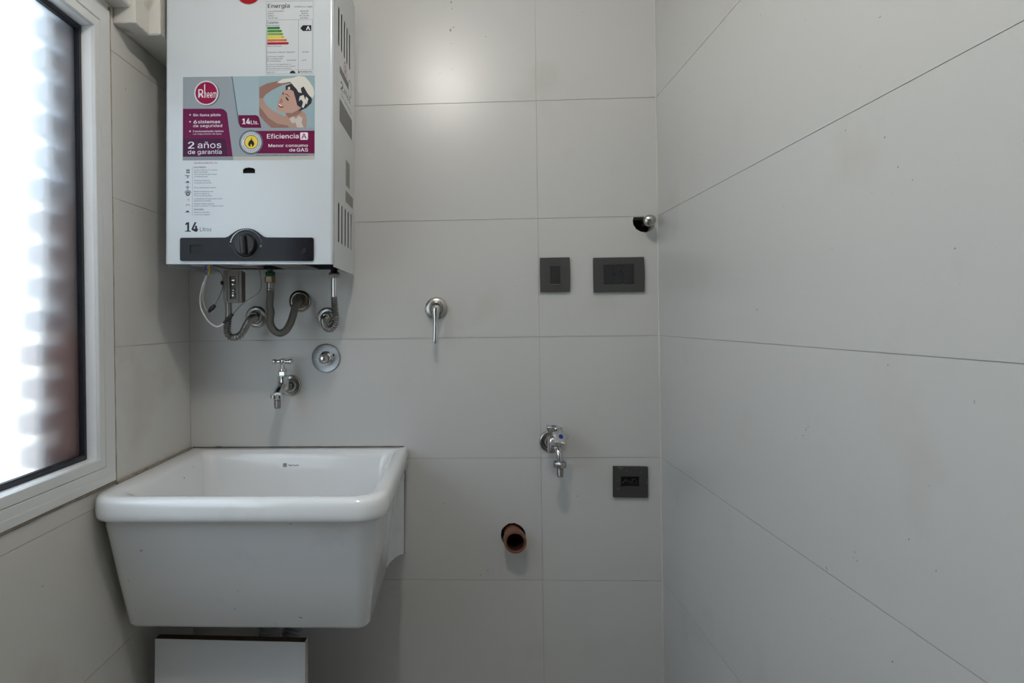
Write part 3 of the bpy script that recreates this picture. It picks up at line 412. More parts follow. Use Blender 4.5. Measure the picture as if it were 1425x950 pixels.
class Print:
    """flat printed lettering and shapes on one surface; units mm"""
    def __init__(s, place): s.bm = bmesh.new(); s.place = place
    def text(s, t, x0, x1, zc, cap, layer, bold=0.):
        k0 = 1; pen = 0; V = []; T = []
        for ch in t:
            gl_ = GLYPHS.get(ch) or GLYPHS[' ']
            if len(gl_) > 1:
                n_ = len(V); q_ = gl_[k0]
                V += [(q_[i] + pen, q_[i + 1]) for i in range(0, len(q_), 2)]
                q_ = gl_[k0 + 1]; T += [(q_[i] + n_, q_[i + 1] + n_, q_[i + 2] + n_) for i in range(0, len(q_), 3)]
            pen += gl_[0] + (14 if bold >= .01 else 0)
        a = min(v[0] for v in V); b = max(v[0] for v in V); sx = (x1 - x0) / (b - a); sz = cap / 509
        w_ = 75 if bold >= .03 else (26 if bold >= .01 else 0); sx = (x1 - x0) / (b - a + w_)
        for k_, off in enumerate([w_ * i / 4 for i in range(5)] if w_ > 50 else ((0, w_ / 2, w_) if w_ else (0,))):      # heavier weight: struck again a hair to the right
            vs = [s.bm.verts.new(s.place(x0 + (vx - a + off) * sx, zc - cap / 2 + vz * sz, layer + k_ * .02)) for vx, vz in V]
            for q_ in T:
                try: s.bm.faces.new([vs[i] for i in q_])
                except ValueError: pass
    def poly(s, pts, layer):
        vs = [s.bm.verts.new(s.place(x, z, layer)) for x, z in pts]
        es = [s.bm.edges.new((a, b)) for a, b in zip(vs, vs[1:] + vs[:1])]
        bmesh.ops.triangle_fill(s.bm, use_beauty=True, edges=es)
    def rect(s, x0, x1, z0, z1, layer): s.poly([(x0, z0), (x1, z0), (x1, z1), (x0, z1)], layer)
    def ringp(s, cx, cz, r0, r1, layer, n=36, ys=1.):
        a = [s.bm.verts.new(s.place(cx + r0 * math.cos(2 * math.pi * k / n), cz + r0 * ys * math.sin(2 * math.pi * k / n), layer)) for k in range(n)]
        b = [s.bm.verts.new(s.place(cx + r1 * math.cos(2 * math.pi * k / n), cz + r1 * ys * math.sin(2 * math.pi * k / n), layer)) for k in range(n)]
        for k in range(n): s.bm.faces.new((a[k], a[(k + 1) % n], b[(k + 1) % n], b[k]))
    def done(s, name, m, parent, toward):
        bmesh.ops.recalc_face_normals(s.bm, faces=s.bm.faces)
        s.bm.normal_update()
        for f in s.bm.faces:
            if f.normal.dot(Vector(toward)) < 0: f.normal_flip()
        me = bpy.data.meshes.new(name); s.bm.to_mesh(me); s.bm.free(); return link(name, me, m, parent)
_ink = {}
def ink(r, g, b, rough=.4):
    k = (r, g, b)
    if k not in _ink: _ink[k] = mat('ink_%d_%d_%d' % k, hexc(r, g, b), rough, spec=.2)
    return _ink[k]

# ------------------------------------------------------------------ water heater
ht = thing('water_heater', 'white wall-mounted gas water heater with stickers and a black dial panel', 'water heater',
           (-.4460, -.2900, 1.3285), (.0023, .0176, .0034))
x0, x1, zt = -.1805, .1765, .660
FRP = lambda u, v, d: (u, d, v)
slot = [(-.0144, .1905), (.0116, .1905), (.0116, .1985), (.0070, .2015), (-.0014, .2027), (-.0098, .2015), (-.0144, .1985)]
bm = plate([(x0 + .006, .0), (x1 - .006, .0), (x1 - .006, zt), (x0 + .006, zt)], [slot], FRP, 0, .0012)
for sx, xa in ((1, x1), (-1, x0)):        # rolled corners of the cover and its short return
    prof = []
    for kk in range(7):
        a = math.radians(15 * kk); prof.append((xa - sx * .006 + sx * .006 * math.sin(a), .006 - .006 * math.cos(a)))
    prof.append((xa, .014))
    A = [[bm.verts.new((px_, py_, zz)) for px_, py_ in prof] for zz in (0, zt)]
    for i in range(len(prof) - 1): bm.faces.new((A[0][i], A[0][i + 1], A[1][i + 1], A[1][i]))
box(bm, x0 + .003, x1 - .003, .0012, .010, .0, .0012)     # folded lower lip
cov = build('front_cover', bm, ENAMEL, ht, 50)
def vslots(ys, za, zb, w=.0175): return [rrect(y - w / 2, y + w / 2, za, zb, w * .3, 3) for y in ys]
S1 = vslots([.062, .094, .127, .160, .193], .481, .566)
S2 = vslots([.067, .105, .144, .182, .220], .053, .141)
bm = plate([(.0142, -.004), (.262, -.004), (.262, zt), (.0142, zt)], S1 + S2, lambda u, v, d: (x1 - .0006 - d, u, v), 0, .0012)
build('side_panel', bm, ENAMEL_S, ht)
bm = plate([(.0142, -.004), (.262, -.004), (.262, zt), (.0142, zt)], vslots([.062, .094, .127, .160, .193], .481, .566) + vslots([.067, .105, .144, .182, .220], .053, .141), lambda u, v, d: (x0 + .0006 + d, u, v), 0, .0012)
build('side_panel', bm, ENAMEL_S, ht)
bm = bmesh.new(); box(bm, x0 + .008, x1 - .010, .005, .259, .009, zt - .004); build('inner_body', bm, mat('interior_shade', (.006, .006, .006), .8, spec=.1), ht)  # black block paints the shade seen through the casing slots
bm = bmesh.new(); box(bm, x0, x1, .010, .262, zt, zt + .0012); build('top_panel', bm, ENAMEL_S, ht)
bm = bmesh.new(); box(bm, x0 + .03, x1 - .03, .2622, .2885, .03, zt - .03); box(bm, x0 + .001, x1 - .0012, .2605, .2615, .0, zt - .001); build('back_plate', bm, ENAMEL_S, ht)
bm = bmesh.new(); lathe(bm, (0, .16, zt), (0, 0, 1), [(0, .066), (.01, .066), (.012, .055), (.30, .055)], 32); build('flue_pipe', bm, ALU, ht, 40)
# bits seen on the underside
bm = bmesh.new()
for (a, b, c, d, e) in ((-.10, -.02, .04, .16, .004), (.02, .10, .06, .2, .0045), (-.16, -.11, .08, .2, .003)):
    box(bm, a, b, c, d, e, .012, .001)
tube(bm, [(-.06, .03, .004), (-.02, .035, .002), (.04, .03, .003), (.11, .04, .002)], .003, 8)
build('burner_tray', bm, STEEL, ht)
# black dial panel
top_curve = [(-50.3, 55.4), (-44, 57.5), (-37.7, 62.2), (-30, 67.8), (-23, 71.6), (-15, 73.8), (-6.3, 74.6), (2.5, 73.9), (10.5, 71.8), (18, 67.6), (25.5, 61.6), (31.5, 57.6), (37.7, 55.6)]
o1 = rrect(-147, 136.7, 6.2, 55.2, 4, 4)
outl = [p for p in o1 if not (p[1] > 54 and -60 < p[0] < 60)]
# order: o1 starts at right-top corner, goes to left-top: insert the bump between
rt = o1[:5]; rest = o1[5:]
outl = rt + top_curve[::-1] + rest
outl = [(a / 1000, b / 1000) for a, b in outl]
disp = [(-.1256, .0222), (-.1002, .0222), (-.1002, .0392), (-.1256, .0392)]
pan = build('dial_panel', plate(outl, [disp, circle(.1152, .0266, .0065, 18)], FRP, -.0035, .0), GLOSSB, ht)
bm = bmesh.new(); box(bm, -.1254, -.1004, -.0016, -.0006, .0224, .0390); build('display_window', bm, mat('display_glass', (.016, .014, .013), .3, spec=.15), pan)
bm = bmesh.new(); lathe(bm, (.1152, -.0005, .0266), (0, -1, 0), [(0, .0060), (.002, .0060), (.0026, .005), (.0026, 0)], 18)
build('push_button', bm, BLACKP, pan, 30)
bm = bmesh.new(); lathe(bm, (-.0062, -.0035, .0387), (0, -1, 0), [(0, .0275), (.001, .0275), (.0012, .0245), (.0032, .0238), (.012, .0215), (.0135, .020), (.0140, 0)], 48)
kn = build('dial_knob', bm, KNOBM, ht, 35)
bm = bmesh.new(); mxr = Matrix.Translation((-.0062, -.0175, .0387)) @ Matrix.Rotation(math.radians(-5), 4, 'Y')
box(bm, -.0058, .0058, -.009, .004, -.0195, .0195, .0022, 3, mxr); build('finger_grip', bm, KNOBM, kn, 50)
P = Print(lambda x, z_, l: (x / 1000, -.00352 - l / 1000, z_ / 1000))
for kk in range(23):
    a = math.radians(166 - kk * 150 / 22); r = 33.5; s = 1.55 - kk * .052
    P.poly([(-6.2 + r * math.cos(a) + s * math.cos(t * math.pi / 4), 38.7 + r * math.sin(a) + s * math.sin(t * math.pi / 4)) for t in range(8)], .08)
P.text('C', 23.5, 27, 37.5, 4, .08)
P.done('dial_scale', ink(205, 215, 225), pan, (0, -1, 0))
P = Print(lambda x, z_, l: (x / 1000, -.00352 - l / 1000, z_ / 1000)); P.text('x', -41.5, -38, 38, 3, .08); P.done('red_mark', ink(170, 30, 25), pan, (0, -1, 0))

FP = lambda x, z_, l: (x / 1000, -l / 1000, z_ / 1000)
TW = (0, -1, 0)
def pr(): return Print(FP)
# round emblem at the top of the cover
P = pr(); P.ringp(-3, 571, 26.5, 27.6, .3); P.done('emblem_rim', ink(150, 150, 152), ht, TW)
P = pr(); P.poly(circle(-3, 571, 26.4, 40), .3); em = P.done('emblem', ink(150, 14, 28), ht, TW)
P = pr(); P.text('Rheem', -21, 15, 572, 16, .45); P.done('lettering', ink(225, 225, 228), em, TW)
# big advertising sticker
S = pr(); S.rect(-143, 137.6, 218.3, 393.8, .15); stk = S.done('advert_sticker', ink(142, 150, 158), ht, TW)
def sub(name, col, fn, rough=.4):
    P = pr(); fn(P); return P.done(name, ink(*col), stk, TW)
sub('pale_panel', (152, 170, 178), lambda P: (P.poly([(-37.5, 393.7), (20, 393.7), (20, 285.3), (-16, 285.3), (-22, 290), (-24, 300)], .25)))
sub('photo_backdrop', (140, 163, 170), lambda P: P.poly([(18.6, 393.7), (137.5, 393.7), (137.5, 285), (46.3, 285.3), (31, 299), (19, 318)], .3))
sub('glass_line', (70, 95, 108), lambda P: P.poly([(-39, 393.7), (-37.2, 393.7), (-22.3, 296.5), (-24.2, 296.5)], .35))
sub('bottom_band', (178, 176, 170), lambda P: (P.rect(-34.8, 137.5, 218.4, 225.5, .3)))
sub('bottom_band', (135, 140, 147), lambda P: (P.rect(-142.9, -34.8, 218.4, 225.5, .3)))
def rr_poly(P, pts, l): P.poly(pts, l)
sub('magenta_panel', (100, 10, 66), lambda P: P.poly([(-142.7, 226), (-142.7, 327), (-62, 326.6), (-56, 325), (-51, 321), (-48.3, 316.5), (-36.2, 226)], .35))
sub('plum_panel', (68, 16, 58), lambda P: P.poly([(-142.7, 226), (-142.7, 264.5), (-58, 264.2), (-53, 262), (-50.6, 258), (-46, 226)], .45))
sub('magenta_tag', (100, 6, 60), lambda P: P.poly([(-24, 312.4), (13, 312.2), (18, 310), (20.5, 305), (24.8, 285.4), (-14, 285.6), (-20, 288), (-23, 294)], .4))
sub('magenta_band', (102, 6, 60), lambda P: P.poly([(8, 232), (137.4, 231), (137.4, 278.4), (8, 279.3)], .4))
# woman washing her hair, printed in flat patches
skin = (166, 134, 122); skin_d = (138, 104, 95)
sub('printed_arm', skin_d, lambda P: P.poly([(20.1, 370), (36, 378), (55, 382), (73, 384.5), (89.5, 385), (89.6, 378.5), (70, 375), (46, 363.5), (34, 355), (28, 347), (20.2, 347.4)], .45))
sub('printed_arm', skin, lambda P: P.poly([(20.2, 347.4), (28, 347), (35, 332.5), (50, 320.5), (69, 311), (73.5, 308), (79, 316), (106, 326), (118.3, 313), (121, 300), (119.7, 285.2), (46.3, 285.3), (31.2, 299), (20.3, 312.4)], .45))
sub('printed_arm_shade', skin_d, lambda P: P.poly([(20.3, 330), (27, 322), (40, 306), (58, 294), (80, 290), (84, 285.3), (46.3, 285.3), (31.2, 299), (20.3, 312.4)], .5))
sub('printed_neck', skin_d, lambda P: P.poly([(74, 318.6), (106, 327), (109, 316), (96, 309), (82, 306)], .5))
sub('printed_face', (178, 144, 131), lambda P: P.poly([(71.9, 363), (82.8, 368.2), (95, 362.7), (100.5, 351.9), (99.2, 334.5), (106, 326.4), (100.6, 321), (89.8, 315.8), (77.5, 315.9), (66, 318.5), (58.5, 321.5), (56.6, 326), (59, 331), (61.1, 338.9), (62, 344), (63.8, 351)], .55))
sub('printed_cheek', (160, 112, 102), lambda P: P.poly([(66, 347), (70, 343), (70, 337), (66, 336), (62.5, 338)], .6))
sub('printed_hair', (44, 42, 52), lambda P: P.poly([(76, 372.4), (89.6, 377.6), (107, 377.4), (122, 364), (131.8, 343.5), (130.4, 336), (119.6, 326), (103, 318), (108.7, 326.3), (100.6, 331.8), (96.5, 347.9), (92.3, 361.4), (82.8, 366), (76, 362.9)], .6))
sub('printed_foam', (206, 202, 194), lambda P: (P.poly([(56.9, 379.3), (70, 387), (89.5, 388.6), (103, 393), (116.7, 391), (126.2, 381), (134.4, 368), (136.5, 355), (133, 346.5), (127.5, 350), (122, 357), (114, 371), (108, 367), (110, 357), (103, 359), (99, 366), (92.3, 373), (86, 381), (68, 378)], .65),
    P.poly([(106, 350.5), (114, 353), (119.6, 338), (114, 326), (110, 328), (113, 338), (109, 344), (104, 340)], .65), P.poly([(80, 368), (84, 371), (86, 367), (83, 365)], .65), P.poly([(119, 350), (124, 345), (121, 333), (117.5, 338)], .65)))
sub('printed_foam_patch', (188, 180, 172), lambda P: (P.poly([(84, 303), (92, 309), (98, 303), (104, 310), (112, 305), (110, 296), (114, 285.4), (100.7, 285.4), (97, 296), (90, 294)], .6),))
sub('printed_eye', (52, 38, 38), lambda P: (P.poly([(75.4, 350.5), (79, 348.5), (83, 343), (82, 340.8), (78, 343.4)], .65), P.poly([(69.4, 357.6), (71.4, 359.8), (72.2, 355.2), (70, 353)], .65), P.poly([(74.5, 356.5), (80, 354.8), (85, 349), (84, 348.8), (79.5, 353.4), (74.7, 355)], .65)))
sub('printed_lips', (120, 52, 54), lambda P: P.poly([(60, 337), (66, 334), (72.4, 329.5), (69.5, 326.4), (64, 327.4), (60.6, 331.5)], .62))
sub('printed_teeth', (232, 226, 220), lambda P: P.poly([(60.6, 336), (66, 333), (70.8, 329.6), (65.5, 330.2), (61.6, 333)], .68))
# brand disc
sub('disc_shade', (86, 92, 100), lambda P: P.poly(circle(-90.8, 358.6, 26.4, 36), .4))
sub('disc_rim', (205, 208, 212), lambda P: P.ringp(-92.7, 359.6, 23.2, 25.8, .5))
sub('disc', (140, 10, 64), lambda P: P.poly(circle(-92.7, 359.6, 23.1, 36), .5))
# seal with flame
sub('seal_rim', (84, 96, 112), lambda P: P.ringp(3, 255.3, 22.8, 25.5, .55))
sub('seal_band', (200, 204, 208), lambda P: P.ringp(3.6, 255.5, 14.8, 22.8, .55))
sub('seal_centre', (222, 196, 72), lambda P: P.poly(circle(3.6, 255.5, 13.6, 30), .55))
sub('seal_line', (60, 66, 74), lambda P: (P.ringp(3.6, 255.5, 13.6, 14.9, .6), P.ringp(3.6, 255.5, 21.4, 22.2, .6)))
def seal_marks(P):
    for kk in range(30):
        if kk in (14, 15, 16): continue
        a = 2 * math.pi * kk / 30; c, s_ = math.cos(a), math.sin(a)
        P.poly([(3.6 + c * r - s_ * t, 255.5 + s_ * r + c * t) for r, t in ((16.8, -.9), (19.8, -.9), (19.8, .9), (16.8, .9))], .6)
sub('seal_marks', (110, 116, 124), seal_marks)
sub('flame', (30, 30, 36), lambda P: P.poly([(3.5, 266.5), (5.2, 263.5), (4.8, 260.5), (8.2, 257), (10, 252.5), (8.6, 247.8), (4.5, 245.4), (5.4, 249), (2.6, 252.5), (1.6, 248.5), (2.2, 245.4), (-2, 247.8), (-3.4, 252.3), (-1.4, 257), (1.8, 260), (3.8, 263)], .65))
WHITE = (226, 222, 230)
def wt(name, *a): sub(name, WHITE, lambda P: P.text(*a))
def brand_word(P):
    P.text('R', -109.8, -98.8, 358.8, 17.5, .6, .02); P.text('neem', -97.2, -70.6, 357.0, 15.0, .6)
    P.poly([(-97.2, 349.6), (-95.2, 349.6), (-95.2, 379), (-97.2, 377)], .6)
sub('emblem_word', WHITE, brand_word)
for z_ in (313.5, 299, 279): wt('bullet', '*', -129.3, -125.2, z_ - .6, 5.4, .5, .04)
wt('text_line', 'Sin llama piloto', -120.9, -62, 313.5, 5.2, .5, .012)
wt('text_line', '6', -119.9, -112.4, 299.2, 7.4, .5, .02); wt('text_line', 'sistemas', -110.5, -62.8, 299.2, 6.2, .5, .02)
wt('text_line', 'de seguridad', -120.6, -58.8, 290.9, 5.6, .5, 0.)
wt('text_line', 'Funcionamiento óptimo', -120.8, -55.8, 279.3, 3.6, .5, .01)
wt('text_line', 'con baja presión de agua', -120.7, -60.4, 273.8, 2.9, .5)
wt('text_line', '2', -131.5, -118, 250.3, 14, .6, .015); wt('text_line', 'años', -111, -60.4, 250.3, 13, .6)
wt('text_line', 'de garantía', -131.5, -59.5, 236, 8.8, .6)
wt('text_line', '14', -16.1, 1.2, 299.3, 11.5, .6, .03); wt('text_line', 'Lts.', 2.4, 18.6, 297, 8.2, .6, .02)
wt('text_line', 'Eficiencia', 36.9, 103.8, 267.4, 9.4, .6, .01)
wt('text_line', 'Menor consumo', 39.9, 123.4, 248, 6, .6, .02)
wt('text_line', 'de', 83.8, 97, 238.6, 6.4, .6, .02); wt('text_line', 'GAS', 99.5, 123.5, 238.6, 7.2, .6, .02)
sub('letter_tile', WHITE, lambda P: P.poly(rrect(107, 123.5, 259.5, 275, 2.5, 4), .6))
sub('magenta_letter', (128, 16, 60), lambda P: P.text('A', 109.6, 120.8, 267.2, 10.5, .75, .02))
sub('dark_lettering', (92, 88, 98), lambda P: P.text('Registre su calefón en: www.rheem.com.ar', 14.5, 123.5, 227.9, 3, .5))
# energy label
E = pr(); E.rect(33.8, 134.4, 397.0, 549.7, .1); enl = E.done('energy_label', ink(196, 200, 204), ht, TW)
def esub(name, col, fn):
    P = pr(); fn(P); return P.done(name, ink(*col), enl, TW)
def elines(P):
    t = .5
    def fr(a, b, c, d):
        P.rect(a, b, c, c + t, .2); P.rect(a, b, d - t, d, .2); P.rect(a, a + t, c, d, .2); P.rect(b - t, b, c, d, .2)
    fr(34.2, 134.0, 397.4, 549.3); fr(35.6, 131.8, 405.6, 510.6); P.rect(102.4, 102.9, 405.6, 510.6, .25)
esub('ruled_lines', (110, 114, 120), elines)
def etext(P):
    P.text('Energía', 37.5, 83.9, 540, 8.6, .2, .02); P.text('Artefacto a gas', 93.8, 131.8, 537.6, 3.4, .2)
    for i, (a, w_, b, u, v_) in enumerate((('Fabricante/Importador', 34.5, 'RHEEM', 107, 123.5), ('MARCA', 12, 'RHEEM', 109, 122), ('MODELO', 14, 'RT 14L NG', 105.5, 125), ('TIPO DE GAS', 21, 'NATURAL', 106.5, 123.5))):
        P.text(a, 37.5, 37.5 + w_, 529 - i * 4.8, 2.2, .2, .01); P.text(b, u, v_, 528.2 - i * 4.8, 2.3, .2, .01)
    P.text('Calefón', 37, 60.5, 505.2, 4.2, .2, .01); P.text('Más eficiente', 37, 62.4, 499.3, 2.3, .2); P.text('Menos eficiente', 37, 67, 455.8, 2.3, .2)
    P.text('Consumo máximo (kcal/h)', 36.2, 95, 443.2, 3, .2); P.text('20.000', 110.5, 125, 443, 3, .2)
    P.text('Consumo medio', 36.2, 72.5, 434.4, 2.8, .2); P.text('en condiciones', 36.2, 69.5, 429.8, 2.8, .2); P.text('normalizadas', 36.2, 66, 425.2, 2.8, .2, .005)
    P.text('(m3/año)', 78.1, 97.3, 426.2, 2.8, .2); P.text('473', 110.6, 119.5, 425.8, 3, .2)
    P.text('El consumo real depende de las', 35.7, 87, 417.8, 2.1, .2); P.text('condiciones de utilización del artefacto', 35.7, 96.7, 413.6, 2.1, .2); P.text('y las condiciones de instalación', 35.7, 88, 409.4, 2.1, .2)
    P.text('NAG 313', 36.4, 53.4, 401.3, 2.6, .2); P.text('ENARGAS', 105.5, 131.3, 401.6, 3.4, .2, .01)
    P.poly([(101.4, 399.4), (103.4, 404.6), (105.4, 399.4)], .2)
    P.poly([(84.5, 398.6)] + [(90.6 + 6.1 * math.cos(math.pi - math.pi * k / 12), 398.6 + 5.6 * math.sin(math.pi * k / 12)) for k in range(1, 12)] + [(96.7, 398.6)], .2)
    P.poly([(106.3, 492.6), (112, 498.6), (129.8, 498.6), (129.8, 486.6), (112, 486.6)], .2)
esub('black_lettering', (30, 32, 38), etext)['kind'] = 'stuff'
esub('white_letter', (226, 228, 230), lambda P: P.text('A', 118.5, 127.5, 492.4, 8, .35, .02))
for i, (c, wd_) in enumerate((((34, 112, 62), 27.5), ((70, 132, 48), 31.8), ((128, 158, 46), 34.5), ((208, 192, 62), 37.2), ((196, 112, 40), 42.2), ((158, 20, 48), 46.3))):
    zc = 493.8 - i * 6.44
    esub('efficiency_arrow', c, lambda P: P.poly([(36.8, zc - 2.5), (36.8 + wd_ - 2.5, zc - 2.5), (36.8 + wd_, zc), (36.8 + wd_ - 2.5, zc + 2.5), (36.8, zc + 2.5)], .2))
    if i < 5: esub('arrow_letter', (60, 72, 40), lambda P: P.text('ABCDE'[i], 36.8 + wd_ - 6.2, 36.8 + wd_ - 3.4, zc, 3, .3, .02))
# instructions printed on the cover
lines = [('INSTRUCCIONES DE USO', 212.6, 50.5, 3.2, 1), ('ENCENDIDO', 203.7, 26, 3.2, 2),
 ("Inserte 2 pilas tipo 'D' alcalinas", 198, 50.5, 2.6, 0), ('dentro del portapilas', 193.7, 30, 2.6, 0),
 ('Abrir las llaves de paso de gas', 189, 49, 2.6, 0), ('y entrada de agua', 184.3, 29, 2.6, 0),
 ('Presione el interruptor', 175.8, 35, 2.6, 0), ('a la posición encendido', 171.1, 37.5, 2.6, 0),
 ('Abra la llave de agua caliente', 161, 47.5, 2.6, 0),
 ('Regule la temperatura del', 153, 41, 2.6, 0), ('agua con la perilla de', 148.5, 33, 2.6, 0), ('Control de Temperatura', 144, 38, 2.6, 0),
 ('La temperatura de agua seleccionada', 137.6, 61, 2.6, 0), ('aparecerá en el display', 133.2, 37, 2.6, 0),
 ('Indicador de pilas agotadas', 127, 43, 2.6, 0), ("Inserte 2 pilas tipo 'D' alcalinas nuevas", 122.4, 63, 2.6, 0),
 ('APAGADO', 114.9, 21.5, 3.2, 2), ('Presione el interruptor', 109.2, 34.5, 2.6, 0), ('a la posición apagado', 104.3, 34.5, 2.6, 0)]
I = pr(); Rr = pr()
for s_, z_, w_, cap, st in lines:
    (Rr if st == 1 else I).text(s_, -118.8, -118.8 + w_, z_, cap, .12, .012 if st else 0.)
I.text('Litros', -105.6, -81.2, 73.2, 8.2, .12); I.rect(-122.3, -121.9, 102.1, 205.5, .12)
ins = I.done('instruction_lettering', ink(48, 54, 64), ht, TW); ins['kind'] = 'stuff'
Rr.rect(-136, -128, 131, 131.1, .12)
Rr.text('-15', -135.5, -128.5, 135.5, 4, .12, 0); Rr.text('m', -136, -128, 125, 4.5, .12)
Rr.done('red_lettering', ink(150, 66, 74), ins, TW)['kind'] = 'stuff'
I = pr(); I.text('14', -137.5, -109.7, 78.2, 20, .12, .03); I.done('capacity_number', ink(40, 44, 52), ins, TW)
I = pr()
for dx in (-3.4, .4):
    for dz in (-4.2, .4): I.poly(rrect(-131.6 + dx, -128.6 + dx, 195.5 + dz, 199 + dz, .8, 2), .12)
for zc in (185.5, 162.0):      # taps
    I.rect(-134, -130.6, zc - 4.4, zc - 3.2, .12); I.rect(-133, -131.6, zc - 4, zc + 1, .12); I.rect(-136.5, -128.5, zc - .4, zc + 1.2, .12)
I.rect(-139, -136, 187.6, 188.4, .12); I.text('//', -134.5, -130.5, 166.6, 3, .12)
for zc in (172.4, 110.2):      # push buttons
    I.rect(-138, -127.2, zc - 1.4, zc - .5, .12); I.poly([(-135.6, zc - .4), (-134.4, zc + 2.4), (-130.4, zc + 2.4), (-129.2, zc - .4)], .12)
I.ringp(-131.8, 148.2, 2.4, 4.8, .12, 20); I.poly(circle(-131.8, 148.2, 1.4, 10), .12)
arc = [(-131.8 + 7.6 * math.cos(a), 148 + 7.6 * math.sin(a)) for a in [math.radians(15 + 10 * k) for k in range(16)]] + [(-131.8 + 6.2 * math.cos(a), 148 + 6.2 * math.sin(a)) for a in [math.radians(165 - 10 * k) for k in range(16)]]
I.poly(arc, .12); I.done('instruction_icons', ink(60, 66, 76), ins, TW)['kind'] = 'stuff'
# side prints and small labels
SP = lambda y, z_, l: ((x1 - .0006) + l / 1000, y / 1000, z_ / 1000)
TS = (1, 0, 0)
sidep = bpy.data.objects.new('side_lettering', None)
P = Print(SP); P.rect(70.5, 226, 321.4, 371, .1)
so = P.done('side_print', ink(88, 88, 90), ht, TS)
P = Print(SP)
for k in range(11): P.rect(76, 220 - (k % 3) * 14, 325.5 + k * 4.1, 326.5 + k * 4.1, .2)
P.done('side_print_lines', ink(150, 150, 150), so, TS)
P = Print(SP); P.ringp(138, 458, 16, 19, .1, 24); P.text('R', 130, 146, 458, 20, .1, .02); P.done('side_emblem', ink(170, 70, 80), ht, TS)
P = Print(SP); P.rect(70, 180, 427, 443, .1); P.ringp(196, 436, 18, 21, .15, 24)
P.text('2', 80, 112, 405, 20, .1, .03); P.text('años', 118, 200, 408, 14, .1, .01); P.text('de garantía', 88, 216, 386, 8, .1)
P.done('side_lettering', ink(96, 96, 98), ht, TS)
for (a, b, c, d) in ((146, 199, 196, 256), (143, 245, 157, 184)):
    P = Print(SP); P.rect(a, b, c, d, .15); o = P.done('rating_label', ink(150, 150, 138), ht, TS)
    P = Print(SP); n = int((d - c) / 4.5)
    for k in range(n): P.rect(a + 4, b - 4 - (k % 3) * 6, c + 3 + k * 4.3, c + 4.5 + k * 4.3, .25)
    P.done('label_lines', ink(98, 98, 90), o, TS)
# battery box hanging under the heater
bpos = Vector((-.5276, -.150, 1.2895))
def local(p): return ht.matrix_basis.inverted() @ Vector(p)
bb_bm = plate(rrect(-.0213, .0213, -.0375, .0375, .0045, 4), [rrect(-.0065, .0085, -.029, .0235, .001, 2)], lambda u, v, d: (bpos.x + u, bpos.y + d, bpos.z + v), -.02, -.006)
box(bb_bm, bpos.x - .0200, bpos.x + .0200, bpos.y - .006, bpos.y + .012, bpos.z - .036, bpos.z + .036, .003)
for s in (-1, 1): box(bb_bm, bpos.x + s * .0135 - .0012, bpos.x + s * .0135 + .0012, bpos.y - .0215, bpos.y - .018, bpos.z - .034, bpos.z + .034, .0005)
bbx = build('battery_box', bb_bm, BOXM, None)
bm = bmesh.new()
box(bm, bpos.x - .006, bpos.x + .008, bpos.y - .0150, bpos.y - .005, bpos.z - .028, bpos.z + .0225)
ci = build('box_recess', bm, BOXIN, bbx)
bm = bmesh.new()
for dz, r_ in ((.006, .0045), (-.008, .0035), (-.020, .0050)):
    lathe(bm, (bpos.x + .001 + random.uniform(-.0015, .0015), bpos.y - .0150, bpos.z + dz), (.3, -1, .2), [(0, r_), (.002, r_), (.003, r_ * .5), (.0032, 0)], 12)
box(bm, bpos.x - .004, bpos.x + .006, bpos.y - .0185, bpos.y - .015, bpos.z + .012, bpos.z + .017, .001)
box(bm, bpos.x - .003, bpos.x + .004, bpos.y - .0180, bpos.y - .015, bpos.z - .016, bpos.z - .013, .001)
build('metal_contact', bm, CHROMED, bbx, 40)
def parent_keep(o, p):
    o.parent = p; o.matrix_parent_inverse = p.matrix_basis.inverted()
parent_keep(bbx, ht)
# wires under the heater
def wire(pts, r, m, name='wire'):
    bm = bmesh.new(); tube(bm, pts, r, 8, .006); o = build(name, bm, m, None, 60); parent_keep(o, ht); return o
w1 = [(-.5675, -.22, 1.3331), (-.5677, -.22, 1.312), (-.5765, -.215, 1.2933), (-.5855, -.21, 1.2696), (-.5901, -.2, 1.2457), (-.5822, -.2, 1.2246), (-.575, -.19, 1.2082), (-.5642, -.18, 1.1982), (-.5545, -.175, 1.1997), (-.548, -.17, 1.2062)]
wa = wire(w1, .0019, WIREW)
wb_ = wire([(-.5655, -.22, 1.3331), (-.5685, -.218, 1.3121), (-.5771, -.21, 1.2887), (-.5849, -.2, 1.2667), (-.5861, -.19, 1.2475), (-.5813, -.19, 1.236), (-.5767, -.185, 1.2328)], .0018, WIREW)
wire([(-.5674, -.22, 1.334), (-.5676, -.22, 1.3125)], .0024, WIREB); wire([(-.5609, -.22, 1.334), (-.5598, -.22, 1.323), (-.5648, -.22, 1.3125)], .0016, WIREY)
wire([(-.5632, -.185, 1.2465), (-.5567, -.18, 1.2621), (-.55, -.175, 1.282), (-.55, -.17, 1.2987), (-.5531, -.17, 1.3203), (-.5731, -.18, 1.334)], .0014, WIREG)
wire([(-.5275, -.17, 1.2265), (-.5088, -.17, 1.2452), (-.4885, -.17, 1.2598), (-.47, -.17, 1.271), (-.4614, -.17, 1.2841), (-.4611, -.17, 1.3055), (-.4658, -.17, 1.334)], .0012, WIREG)
def connector(a, b, r):
    a, b = Vector(a), Vector(b); d = b - a; L = d.length; bm = bmesh.new()
    mx = Matrix.Translation((a + b) / 2) @ frame_for(d).to_4x4()
    box(bm, -r, r, -r * .8, r * .8, -L / 2, L / 2, .001, 1, mx)
    box(bm, -r * 1.25, r * 1.25, -r, r, -L * .1, L * .2, .001, 1, mx)
    o = build('wire_connector', bm, BLACKP, None); parent_keep(o, ht)
